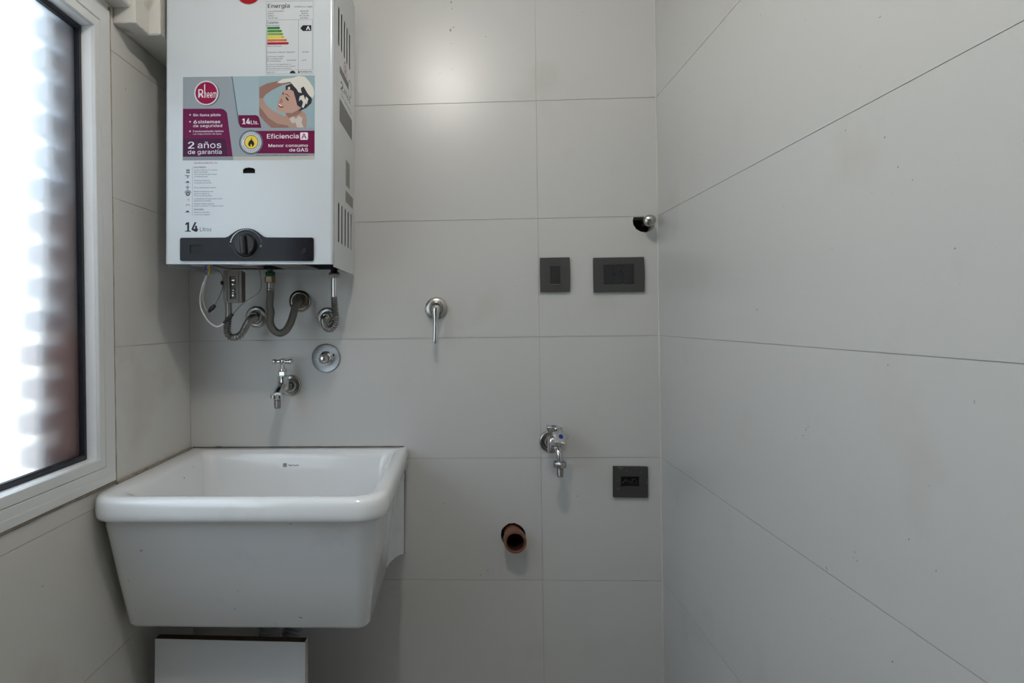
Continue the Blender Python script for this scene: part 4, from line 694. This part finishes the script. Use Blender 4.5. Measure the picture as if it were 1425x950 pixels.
connector((-.5784, -.185, 1.2315), (-.5632, -.185, 1.2465), .0042)
connector((-.549, -.17, 1.205), (-.5275, -.17, 1.2262), .0038)
bm = bmesh.new(); box(bm, -.5525, -.5485, -.178, -.168, 1.293, 1.302, .001); o = build('wire_clip', bm, BLACKP, None); parent_keep(o, ht)

# ------------------------------------------------------------------ hoses into the wall
def rosette(cx, cz, r, parent, m=CHROMED, depth=.012, inner=.45):
    bm = bmesh.new()
    lathe(bm, (cx, 0, cz), (0, -1, 0), [(0.0002, r), (.0015, r), (.004, r * .96), (.005, r * .88), (.003, r * .80), (.0035, r * .66), (.007, r * .58), (depth, r * .52), (depth + .002, r * inner), (depth - .002, r * inner * .9), (depth - .002, 0)], 40)
    return build('wall_flange', bm, m, parent, 30)
def nut(p, d, r, L, m, parent, name='nut', n=6, seg=12):
    bm = bmesh.new(); lathe(bm, p, d, [(0, r * .9), (L * .12, r), (L * .88, r), (L, r * .9)], n)
    return build(name, bm, m, parent)
def hexring(p, d, r, L, m, parent, name='ring_nut', n=14):
    bm = bmesh.new(); lathe(bm, p, d, [(0, r * .93), (L * .15, r), (L * .85, r), (L, r * .93)], n * 4, star=lambda a, i: 1 + .05 * math.cos(a * n))
    return build(name, bm, m, parent, 30)
hl = thing('corrugated_hose', 'corrugated steel hose under the battery box, left of three hoses', 'hose', (0, 0, 0), group=None)
rosette(-.5292, 1.2199, .0285, hl)
bm = bmesh.new(); tube(bm, [(-.5525, -.13, 1.292), (-.5526, -.13, 1.25), (-.5528, -.13, 1.2190)], .0075, 20, .01); build('steel_pipe', bm, STEEL, hl, 60)
bm = bmesh.new(); tube(bm, [(-.5529, -.13, 1.2200), (-.5549, -.13, 1.2044), (-.5576, -.128, 1.1884), (-.5540, -.125, 1.1757), (-.5430, -.12, 1.1715), (-.5314, -.11, 1.1770), (-.5242, -.1, 1.1934), (-.5204, -.085, 1.2089), (-.52, -.06, 1.2177), (-.5265, -.03, 1.2199), (-.5290, -.002, 1.2199)], .0078, 18, ribs=.0054, amp=.19)
build('hose', bm, STEEL, hl, 60)
nut((-.5285, -.014, 1.2199), (0.05, -1, 0), .0125, .014, CHROMED, hl)
hm = thing('braided_hose', 'dull braided hose with green-sealed nut, middle of three hoses under the heater', 'hose')
rosette(-.4157, 1.2589, .0285, hm, CHROMED)
bm = bmesh.new(); lathe(bm, (-.4150, -.004, 1.2589), (0, -1, 0), [(0, .0195), (.005, .0195), (.008, .017), (.012, .0165), (.013, .012), (.011, .01), (.011, 0)], 28); build('brass_collar', bm, BRASS, hm, 30)
bm = bmesh.new(); tube(bm, [(-.4516, -.13, 1.3315), (-.4516, -.13, 1.318)], .0062, 14, .01, smoothpath=False); build('inlet_stub', bm, GREENF, hm, 60)
hexring((-.4517, -.13, 1.3245), (0, 0, -1), .0115, .009, GREENF, hm, 'sealed_collar', 8)
nut((-.4518, -.13, 1.3150), (0, 0, -1), .0130, .0165, BRASS, hm)
bm = bmesh.new(); lathe(bm, (-.4519, -.13, 1.2990), (0, 0, -1), [(0, .0085), (.014, .0080), (.015, .0095), (.018, .0095), (.0185, .008)], 20); build('ferrule', bm, STEEL, hm, 40)
bm = bmesh.new(); tube(bm, [(-.4520, -.13, 1.2860), (-.4524, -.13, 1.2673), (-.4545, -.13, 1.2454), (-.4513, -.13, 1.2284), (-.4538, -.13, 1.2081), (-.4475, -.128, 1.1894), (-.4346, -.125, 1.1800), (-.4205, -.12, 1.1850), (-.411, -.11, 1.2030), (-.4065, -.1, 1.2229), (-.4036, -.09, 1.2440), (-.4039, -.072, 1.2580), (-.4100, -.045, 1.2600), (-.4140, -.004, 1.2589)], .0090, 18, ribs=.0026, amp=.03)
build('hose', bm, BRAID, hm, 60)
hr = thing('corrugated_hose', 'curled corrugated chrome hose with long straight tube, right of three hoses', 'hose')
rosette(-.3439, 1.2137, .0285, hr, CHROMED)
bm = bmesh.new(); tube(bm, [(-.3080, -.09, 1.3345), (-.3080, -.09, 1.322)], .0085, 16, .01, smoothpath=False); build('thread_stub', bm, BLACKP, hr, 60)
hexring((-.3080, -.09, 1.3240), (0, 0, -1), .0125, .0140, STEEL, hr, 'ring_nut', 8)
bm = bmesh.new(); tube(bm, [(-.3082, -.09, 1.3105), (-.3085, -.09, 1.29), (-.3088, -.09, 1.2640)], .0070, 20, .01); build('chrome_tube', bm, CHROME, hr, 60)
bm = bmesh.new(); tube(bm, [(-.3088, -.09, 1.2650), (-.3082, -.09, 1.2441), (-.3059, -.09, 1.2181), (-.3084, -.088, 1.1994), (-.3179, -.085, 1.1885), (-.3295, -.08, 1.1890), (-.3380, -.07, 1.1994), (-.3425, -.055, 1.2095), (-.3435, -.03, 1.2137), (-.3439, -.002, 1.2137)], .0076, 18, ribs=.0054, amp=.18)
build('hose', bm, STEEL, hr, 60)
nut((-.3439, -.014, 1.2137), (0, -1, 0), .0125, .012, CHROMED, hr)

# ------------------------------------------------------------------ taps on the wall
t1 = thing('garden_tap', 'chrome tap with T handle above the laundry sink', 'tap')
rosette(-.4427, 1.0437, .0275, t1, CHROMED, .010)
bm = bmesh.new()
tube(bm, [(-.4427, -.004, 1.0437), (-.4432, -.03, 1.0437), (-.4440, -.060, 1.0450)], .0105, 20, .004)
lathe(bm, (-.4448, -.060, 1.0405), (0, 0, 1), [(0, .011), (.006, .0135), (.018, .0140), (.026, .0130), (.030, .0135), (.032, .0135), (.033, .0105)], 28)
tube(bm, [(-.4450, -.058, 1.0560), (-.4460, -.070, 1.0480), (-.4478, -.084, 1.0390), (-.4487, -.0945, 1.0300)], .0105, 20, .003)
build('tap_body', bm, CHROME, t1, 50)
nut((-.4452, -.060, 1.0735), (0, 0, 1), .0118, .0120, CHROME, t1, 'bonnet_nut')
bm = bmesh.new(); lathe(bm, (-.4452, -.060, 1.0850), (0, 0, 1), [(0, .0088), (.007, .0088), (.0085, .0045), (.0200, .0045)], 20)
build('spindle', bm, CHROME, t1, 40)
bm = bmesh.new()
lathe(bm, (-.4450, -.060, 1.1010), (0, 0, 1), [(0, .0052), (.003, .0075), (.012, .0075), (.015, .0050), (.0155, 0)], 20)
for s in (-1, 1):
    lathe(bm, (-.4455 + s * .004, -.060, 1.1085), (s, 0, 0), [(0, .0042), (.004, .0052), (.007, .0040), (.012, .0055), (.017, .0066), (.020, .0058), (.0215, .003), (.0218, 0)], 18)
build('tap_handle', bm, CHROME, t1, 50)
hexring((-.4488, -.095, 1.0325), (0, 0, -1), .0160, .0110, CHROME, t1)
bm = bmesh.new(); lathe(bm, (-.4490, -.095, 1.0225), (0, 0, -1), [(0, .0078), (.003, .0078), (.005, .0085), (.006, .0074), (.010, .0085), (.011, .0074), (.015, .0085), (.016, .0074), (.0205, .0082), (.0215, .0072), (.0242, .0068), (.0242, .005), (.018, .005)], 24, cap=False)
build('hose_nozzle', bm, STEEL, t1, 25)

rv = thing('round_valve', 'round chrome plate with stubby spindle, right of the T-handle tap', 'valve')
bm = bmesh.new(); lathe(bm, (-.3499, 0, 1.1127), (0, -1, 0), [(0.0002, .0368), (.003, .0368), (.0055, .0362), (.0068, .0345), (.0062, .0325), (.006, .019), (.006, 0)], 48); build('cover_plate', bm, mat('satin_chrome', (.40, .41, .42), .38, 1.0, var=.25, vscale=160), rv, 20)
bm = bmesh.new(); lathe(bm, (-.3490, -.006, 1.1122), (0.05, -1, 0), [(0, .0185), (.003, .0185), (.004, .0165), (.014, .0155), (.016, .0125), (.032, .0115), (.036, .0105), (.0405, .0095), (.044, .007), (.0455, .003), (.0458, 0)], 30); build('spindle', bm, CHROME, rv, 30)
bm = bmesh.new(); box(bm, -.3325, -.3290, -.0068, -.0055, 1.1150, 1.1230, .0003, 1, Matrix.Translation((-.3307, 0, 1.119)) @ Matrix.Rotation(.6, 4, 'Y') @ Matrix.Translation((.3307, 0, -1.119))); build('slot', bm, BLACK, rv)

lv = thing('lever_valve', 'chrome single-lever valve with its handle pointing down mid-wall', 'valve')
bm = bmesh.new(); lathe(bm, (-.0669, 0, 1.2354), (0, -1, 0), [(0.0002, .0285), (.004, .0285), (.008, .0268), (.011, .022), (.0115, .018), (.016, .0165), (.030, .0150), (.036, .0135), (.037, 0)], 40); build('wall_flange', bm, CHROMED, lv, 30)
bm = bmesh.new()
sec = [(1.2425, .0060, .006), (1.2400, .0090, .009), (1.2340, .0108, .0105), (1.2270, .0098, .0095), (1.2160, .0076, .0075), (1.2040, .0060, .0062), (1.1750, .0055, .0052), (1.1530, .0054, .0052), (1.1485, .0045, .004)]
rings = []
for z_, hw, hd in sec:
    cx = -.0655 - (1.2354 - z_) * .04; cy = -.046 - (1.2354 - z_) * .07
    rings.append([bm.verts.new((cx + hw * math.copysign(abs(math.cos(a)) ** .75, math.cos(a)), cy + hd * math.sin(a), z_)) for a in [2 * math.pi * k / 20 for k in range(20)]])
for a, b in zip(rings, rings[1:]):
    for k in range(20): bm.faces.new((a[k], a[(k + 1) % 20], b[(k + 1) % 20], b[k]))
bm.faces.new(rings[0]); bm.faces.new(rings[-1][::-1])
build('lever', bm, CHROME, lv, 50)
bm = bmesh.new(); lathe(bm, (-.0653, -.0555, 1.2350), (0, -1, 0), [(0, .0026), (.0016, .0022), (.0017, 0)], 14); build('screw', bm, BRASS, lv)

t2 = thing('double_valve_tap', 'chrome washing machine tap with two blue-dotted handles', 'tap')
rosette(.2161, .8969, .0280, t2, CHROMED, .010)
bm = bmesh.new()
tube(bm, [(.2161, -.004, .8969), (.2150, -.025, .8969), (.2150, -.046, .8980)], .0115, 20, .004)
lathe(bm, (.2145, -.046, .8775), (0, 0, 1), [(0, .006), (.002, .0105), (.006, .0125), (.026, .0120), (.036, .0110), (.038, .009)], 26)
tube(bm, [(.2150, -.046, .9000), (.2200, -.058, .9050), (.2240, -.068, .9110)], .0105, 18, .004)
build('tap_body', bm, CHROME, t2, 50)
def star_handle(base, ax, parent, L=.031, r=.0190):
    bm = bmesh.new()
    lathe(bm, base, ax, [(0, .0085), (.004, .0090), (.012, .0105), (L - .008, r * .88), (L - .0015, r), (L, r * .95), (L + .0008, r * .6), (L + .0008, 0)], 60,
          star=lambda a, i: 1 + (.15 * min(1, i / 3)) * math.cos(5 * a))
    h = build('tap_handle', bm, CHROME, parent, 35)
    bm = bmesh.new(); b2 = Vector(base) + Vector(ax).normalized() * (L + .0005)
    lathe(bm, b2, ax, [(0, .0058), (.001, .0055), (.0012, 0)], 24); build('blue_dot', bm, BLUEDOT, h)
    return h
star_handle((.2150, -.046, .9120), (.10, -.05, 1), t2)
star_handle((.2215, -.064, .9080), (.28, -.80, .62), t2, .028)
bm = bmesh.new(); tube(bm, [(.2190, -.052, .8900), (.2225, -.068, .8925), (.2250, -.0765, .8840), (.2262, -.079, .8740), (.2266, -.080, .8620)], .0070, 18, .003); build('spout', bm, CHROME, t2, 60)
hexring((.2266, -.080, .8640), (0, 0, -1), .0150, .0130, CHROMED, t2, 'ring_nut', 8)
bm = bmesh.new(); lathe(bm, (.2270, -.080, .8520), (0, 0, -1), [(0, .0072), (.003, .0072), (.005, .0080), (.006, .0068), (.010, .0080), (.011, .0068), (.015, .0080), (.016, .0068), (.020, .0078), (.0215, .0066), (.0240, .0062), (.0240, .0045), (.018, .0045)], 24, cap=False)
build('hose_nozzle', bm, STEEL, t2, 25)

# ------------------------------------------------------------------ pipe stubs
ps = thing('drain_stub', 'open brown drain pipe stub sticking out of a ragged hole', 'pipe')
bm = bmesh.new(); lathe(bm, (.1208, .050, .6607), (0, -1, 0), [(0, .0235), (.070, .0235), (.072, .0272), (.1000, .0276), (.1020, .0268), (.1020, .0222), (.0985, .0212)], 40, cap=False)
build('pipe', bm, PIPEBR, ps, 30)
bm = bmesh.new(); lathe(bm, (.1208, .050, .6607), (0, -1, 0), [(.0985, .0213), (.096, .0206), (.012, .0205), (.010, .0)], 40, cap=False)
build('pipe_bore', bm, mat('pipe_bore_shade', (.030, .010, .006), .7), ps, 30)  # pipe brown darkened: the shade inside the bore is painted in
gs = thing('gas_stub', 'chrome capped pipe stub in a dark ragged hole beside the right corner', 'pipe')
bm = bmesh.new()
ax = Vector((0, -1, 0)); lathe(bm, (.4570, .045, 1.4410), ax, [(0, .006), (.070, .006), (.072, .0120), (.076, .0138), (.088, .0138), (.094, .0126), (.0975, .008), (.0985, 0)], 30)
build('chrome_cap', bm, CHROMED, gs, 40)
bm = bmesh.new(); box(bm, .4515, .4565, -.0548, -.0525, 1.4330, 1.4375, .0006); build('cap_notch', bm, STEEL, gs)

# ------------------------------------------------------------------ switch plates
def bowed(x0, x1, z0, z1, holes, axis='x', bow=.0015, th=.008):
    n = 12; out = []
    if axis == 'x':      # sides bowed outwards
        for k in range(n + 1): t = k / n; out.append((x1 + bow * (1 - (2 * t - 1) ** 2), z0 + (z1 - z0) * t))
        for k in range(n + 1): t = k / n; out.append((x0 - bow * .3 * (1 - (2 * t - 1) ** 2), z1 - (z1 - z0) * t))
    else:
        for k in range(n + 1): t = k / n; out.append((x0 + (x1 - x0) * t, z0 - bow * (1 - (2 * t - 1) ** 2)))
        for k in range(n + 1): t = k / n; out.append((x1 - (x1 - x0) * t, z1 + bow * .3 * (1 - (2 * t - 1) ** 2)))
    bm = plate(out, holes, PB, -th, -.0001)
    return bm
s1 = thing('light_switch', 'dark grey wall plate with one black rocker, left of the socket', 'light switch')
h = rrect(.2190, .2450, .2900 + 1, 1.3390, .0006, 2)
build('wall_plate', bowed(.1954, .2685, 1.2720, 1.3582, [h]), PLATE, s1)
bm = bmesh.new(); box(bm, .2194, .2446, -.0095, -.0012, 1.2925, 1.3384, .001, 2); build('rocker', bm, MODULE, s1)
bm = bmesh.new(); box(bm, .2196, .2444, -.0088, -.001, 1.2904, 1.2920, .0003, 1); build('rocker_lip', bm, mat('lip_grey', (.18, .17, .16), .4), s1)
s2 = thing('power_socket', 'wide dark grey socket plate with angled pin holes, right of the switch', 'socket')
h = rrect(.3516, .4269, 1.2889, 1.3384, .0008, 2)
build('wall_plate', bowed(.3278, .4520, 1.2692, 1.3558, [h]), PLATE, s2)
for a, b in ((.3520, .3764), (.4026, .4266)):
    bm = bmesh.new(); box(bm, a, b, -.0085, -.0012, 1.2895, 1.3380, .0006, 1); build('blank_module', bm, MODULE, s2)
def pin(cx, cz, L, w, ang):
    c, s_ = math.cos(ang), math.sin(ang)
    return [(cx + c * u - s_ * v, cz + s_ * u + c * v) for u, v in ((-L / 2, -w / 2), (L / 2, -w / 2), (L / 2, w / 2), (-L / 2, w / 2))]
bm = plate([(.3768, 1.2895), (.4022, 1.2895), (.4022, 1.3380), (.3768, 1.3380)], [pin(.3805, 1.3133, .0065, .0025, 0), pin(.3950, 1.3205, .0065, .0025, -.6), pin(.3950, 1.3060, .0065, .0025, .6)], PB, -.0082, -.0012)
build('socket_module', bm, MODULE, s2)
bm = bmesh.new(); box(bm, .377, .402, -.0012, -.0002, 1.290, 1.3375); build('module_back', bm, BLACK, s2)
P = Print(lambda x, z_, l: (x / 1000, -.0081 - l / 1000, z_ / 1000)); P.text('sica', 351, 360, 1347.3, 2.2, .05, .02); P.done('plate_mark', ink(30, 30, 30), s2, TW)
s3 = thing('empty_outlet_plate', 'square dark plate without module, low beside the right corner', 'wall plate', (.4119, 0, .7963), (0, math.radians(.8), 0))
bm = plate(rrect(-.0425, .0425, -.0385, .0385, .0012, 2), [rrect(-.0240, .0216, -.0115, .0137, .0006, 2)], PB, -.008, -.0001)
build('wall_plate', bm, PLATE2, s3)
bm = bmesh.new(); box(bm, -.025, .023, -.0012, -.0002, -.0125, .0145); build('back_box', bm, BLACK, s3)
bm = bmesh.new()
for k in range(5): box(bm, -.020 + k * .008, -.0165 + k * .008, -.0045, -.0012, -.006 + (k % 3) * .004, -.001 + (k % 2) * .007, .0006, 1)
tube(bm, [(-.022, -.003, -.008), (-.012, -.005, .004), (.0, -.004, -.004), (.010, -.005, .008), (.018, -.003, -.006)], .0011, 6)
build('loose_wires', bm, mat('wire_dark', (.012, .012, .018), .5), s3)

# ------------------------------------------------------------------ laundry sink
snk = thing('laundry_sink', 'white ceramic laundry sink hung in the left corner under the heater', 'sink')
def loop(x0, x1, y0, y1, rf, rb, z, n=8):
    pts = []
    for cx, cy, a0, r in ((x1 - rf, y0 + rf, 270, rf), (x1 - rb, y1 - rb, 0, rb), (x0 + rb, y1 - rb, 90, rb), (x0 + rf, y0 + rf, 180, rf)):
        for k in range(n + 1):
            a = math.radians(a0 + 90 * k / n); pts.append(Vector((cx + r * math.cos(a), cy + r * math.sin(a), z)))
    return pts
LP = [(-.676, -.203, -.352, -.004, .020, .004, .598), (-.683, -.196, -.359, -.002, .024, .004, .600), (-.686, -.193, -.363, -.001, .026, .004, .606),
      (-.690, -.179, -.405, -.0005, .034, .003, .725), (-.694, -.167, -.437, -.0005, .040, .003, .822), (-.695, -.165, -.441, -.0005, .044, .003, .834), (-.697, -.161, -.4455, -.0005, .048, .003, .8385),
      (-.7005, -.151, -.4580, -.0005, .054, .003, .8400), (-.7035, -.146, -.4645, -.0005, .058, .003, .8425), (-.7042, -.1435, -.4675, -.0005, .060, .003, .8480), (-.7043, -.1425, -.4680, -.0005, .060, .003, .8560),
      (-.7043, -.1425, -.4675, -.0005, .060, .003, .8690), (-.7040, -.1435, -.4660, -.0005, .060, .003, .8760), (-.7025, -.1455, -.4630, -.0005, .059, .003, .8815), (-.699, -.149, -.4580, -.0010, .056, .003, .8845), (-.694, -.154, -.4520, -.003, .053, .004, .8855),
      (-.660, -.166, -.4430, -.034, .050, .012, .8850), (-.653, -.1715, -.4370, -.041, .050, .018, .8825), (-.648, -.1770, -.4310, -.046, .052, .024, .8760), (-.644, -.1815, -.4265, -.049, .054, .028, .8640),
      (-.636, -.190, -.4120, -.056, .056, .032, .800), (-.626, -.206, -.3880, -.066, .056, .034, .700), (-.618, -.222, -.3700, -.076, .056, .036, .660), (-.600, -.245, -.3500, -.095, .05, .036, .645), (-.52, -.33, -.26, -.17, .03, .03, .640)]
bm = bmesh.new(); R_ = [[bm.verts.new(p) for p in loop(*a)] for a in LP]; n = len(R_[0])
for a, b in zip(R_, R_[1:]):
    for k in range(n): bm.faces.new((a[k], a[(k + 1) % n], b[(k + 1) % n], b[k]))
bm.faces.new(R_[0][::-1]); bm.faces.new(R_[-1])
build('basin', bm, CERAMIC, snk, 60)
# flared rear bracket joining the basin to the wall
for sx in (1, -1):
    if sx == 1: top = [(-.150, .8600), (-.1535, .8400), (-.1555, .7500), (-.1560, .6080), (-.1585, .6000), (-.1780, .5930), (-.1970, .5885)]
    bm = bmesh.new()
    if sx == 1:
        rows = []
        for z_ in [.858 - .0131 * k for k in range(20)]:
            t = (z_ - .60) / .24; xb = -.193 + (.026 * t); xw = -.1530 - .004 * (1 - t)
            row = []
            for k in range(9):
                u = k / 8; a = u * math.pi / 2
                # concave fillet from the basin side (deep) to the flange edge at the wall
                fx = xb - .004 + (xw - xb + .004) * (1 - math.cos(a)) ; fy = -.118 + (.118 - .012) * math.sin(a)
                row.append(bm.verts.new((fx, fy, z_)))
            row.append(bm.verts.new((xw + .0005, -.008, z_))); row.append(bm.verts.new((xw + .0005, -.0004, z_)))
            row.append(bm.verts.new((xb - .03, -.0004, z_))); row.append(bm.verts.new((xb - .03, -.118, z_)))
            rows.append(row)
        m_ = len(rows[0])
        # slope of the lower end
        for v in rows[-1]: v.co.z += (-.193 - v.co.x) * -.25 if v.co.x > -.193 else -.002
        for a, b in zip(rows, rows[1:]):
            for k in range(m_): bm.faces.new((a[k], a[(k + 1) % m_], b[(k + 1) % m_], b[k]))
        bm.faces.new(rows[0]); bm.faces.new(rows[-1][::-1])
        build('rear_bracket', bm, CERAMIC, snk, 50)
    else: bm.free()
# maker's mark on the inner back face
SB = lambda x, z_, l: (x / 1000, -.0495 - (.864 - z_ / 1000) * .11 - .0006 - l / 1000, z_ / 1000)
P = Print(SB); P.text('ferrum', -437, -411, 851, 4.2, .1, .01)
P.rect(-450.5, -441.0, 854.6, 855.6, .1); P.rect(-450.5, -449.5, 847, 855.6, .1); P.rect(-442, -441.0, 847, 855.6, .1); P.rect(-450.5, -441.0, 847, 848, .1); P.text('ff', -448.6, -442.8, 851.2, 5.4, .1, .05)
P.done('maker_mark', LOGO_DARK, snk, TW)
bm = bmesh.new(); lathe(bm, (-.441, -.205, .6395), (0, 0, 1), [(0, .030), (.002, .030), (.003, .024), (.0022, 0)], 28); build('drain_grate', bm, CHROMED, snk, 30)
bm = bmesh.new()
pts = [(XL + .0035 + random.uniform(-.0008, .0008), -.004 - .0105 * k, .8855 + random.uniform(-.0006, .0006)) for k in range(34)]
tube(bm, pts, .0034, 8, .008)
build('sealant', bm, SEAL, snk)
bm = bmesh.new(); pts = [(XL + .006 + .0105 * k, -.0012, .8858 + random.uniform(-.0004, .0004)) for k in range(53)]; tube(bm, pts, .0016, 6, .02); build('sealant', bm, SEALD, snk)
bm = bmesh.new(); pts = [(-.1515 - (.885 - z_) * .018, -.0012, z_) for z_ in [.884 - .015 * k for k in range(19)]]; tube(bm, pts, .0009, 6, .02); build('sealant', bm, SEALD, snk)
bm = bmesh.new(); box(bm, -.640, -.624, -.006, -.001, .8860, .8885, .0008); build('debris', bm, SEALD, snk)

# drain hose under the sink
dr = thing('sink_drain_hose', 'grey corrugated drain hose under the sink, behind the white board', 'hose')
bm = bmesh.new(); lathe(bm, (-.4410, -.205, .5975), (0, 0, -1), [(0, .016), (.018, .016), (.018, .024), (.022, .0255), (.030, .0255), (.034, .023)], 32, star=lambda a, i: 1 + (.03 * math.cos(16 * a) if i > 1 else 0)); build('drain_nut', bm, STEEL, dr, 30)
bm = bmesh.new(); tube(bm, [(-.4410, -.205, .5720), (-.4415, -.205, .5400), (-.4415, -.205, .4700), (-.4415, -.198, .4100), (-.4390, -.170, .3650), (-.4350, -.125, .3700), (-.4300, -.105, .4200), (-.4150, -.080, .4800), (-.3850, -.055, .5250), (-.3600, -.020, .5350), (-.3560, .0, .5350)], .0215, 22, ribs=.0075, amp=.07)
build('hose', bm, GREYPIPE, dr, 60)
bm = bmesh.new(); lathe(bm, (-.3560, -.0005, .535), (0, -1, 0), [(0, .034), (.003, .034), (.008, .026), (.012, .0245)], 28); build('wall_flange', bm, GREYPIPE, dr, 30)

# ------------------------------------------------------------------ white board under the sink
bd = thing('white_board', 'white melamine board with raw brown top edge standing under the sink', 'board', (-.5050, -.300, 0), (math.radians(-1.2), math.radians(.8), 0))
bm = bmesh.new(); box(bm, -.1620, .1590, -.0010, 0, .0, .5375); build('front_face', bm, MELA, bd)
bm = bmesh.new(); box(bm, -.1620, .1578, .0001, .0190, .0, .5378); build('chipboard_core', bm, CHIP, bd)
bm = bmesh.new(); box(bm, .1580, .1598, .0008, .0195, .0, .5385); build('edge_strip', bm, MELA_E, bd)

for o in COL.objects:
    if o.type == 'MESH' and len(o.data.materials) == 0: o.data.materials.append(TILE)
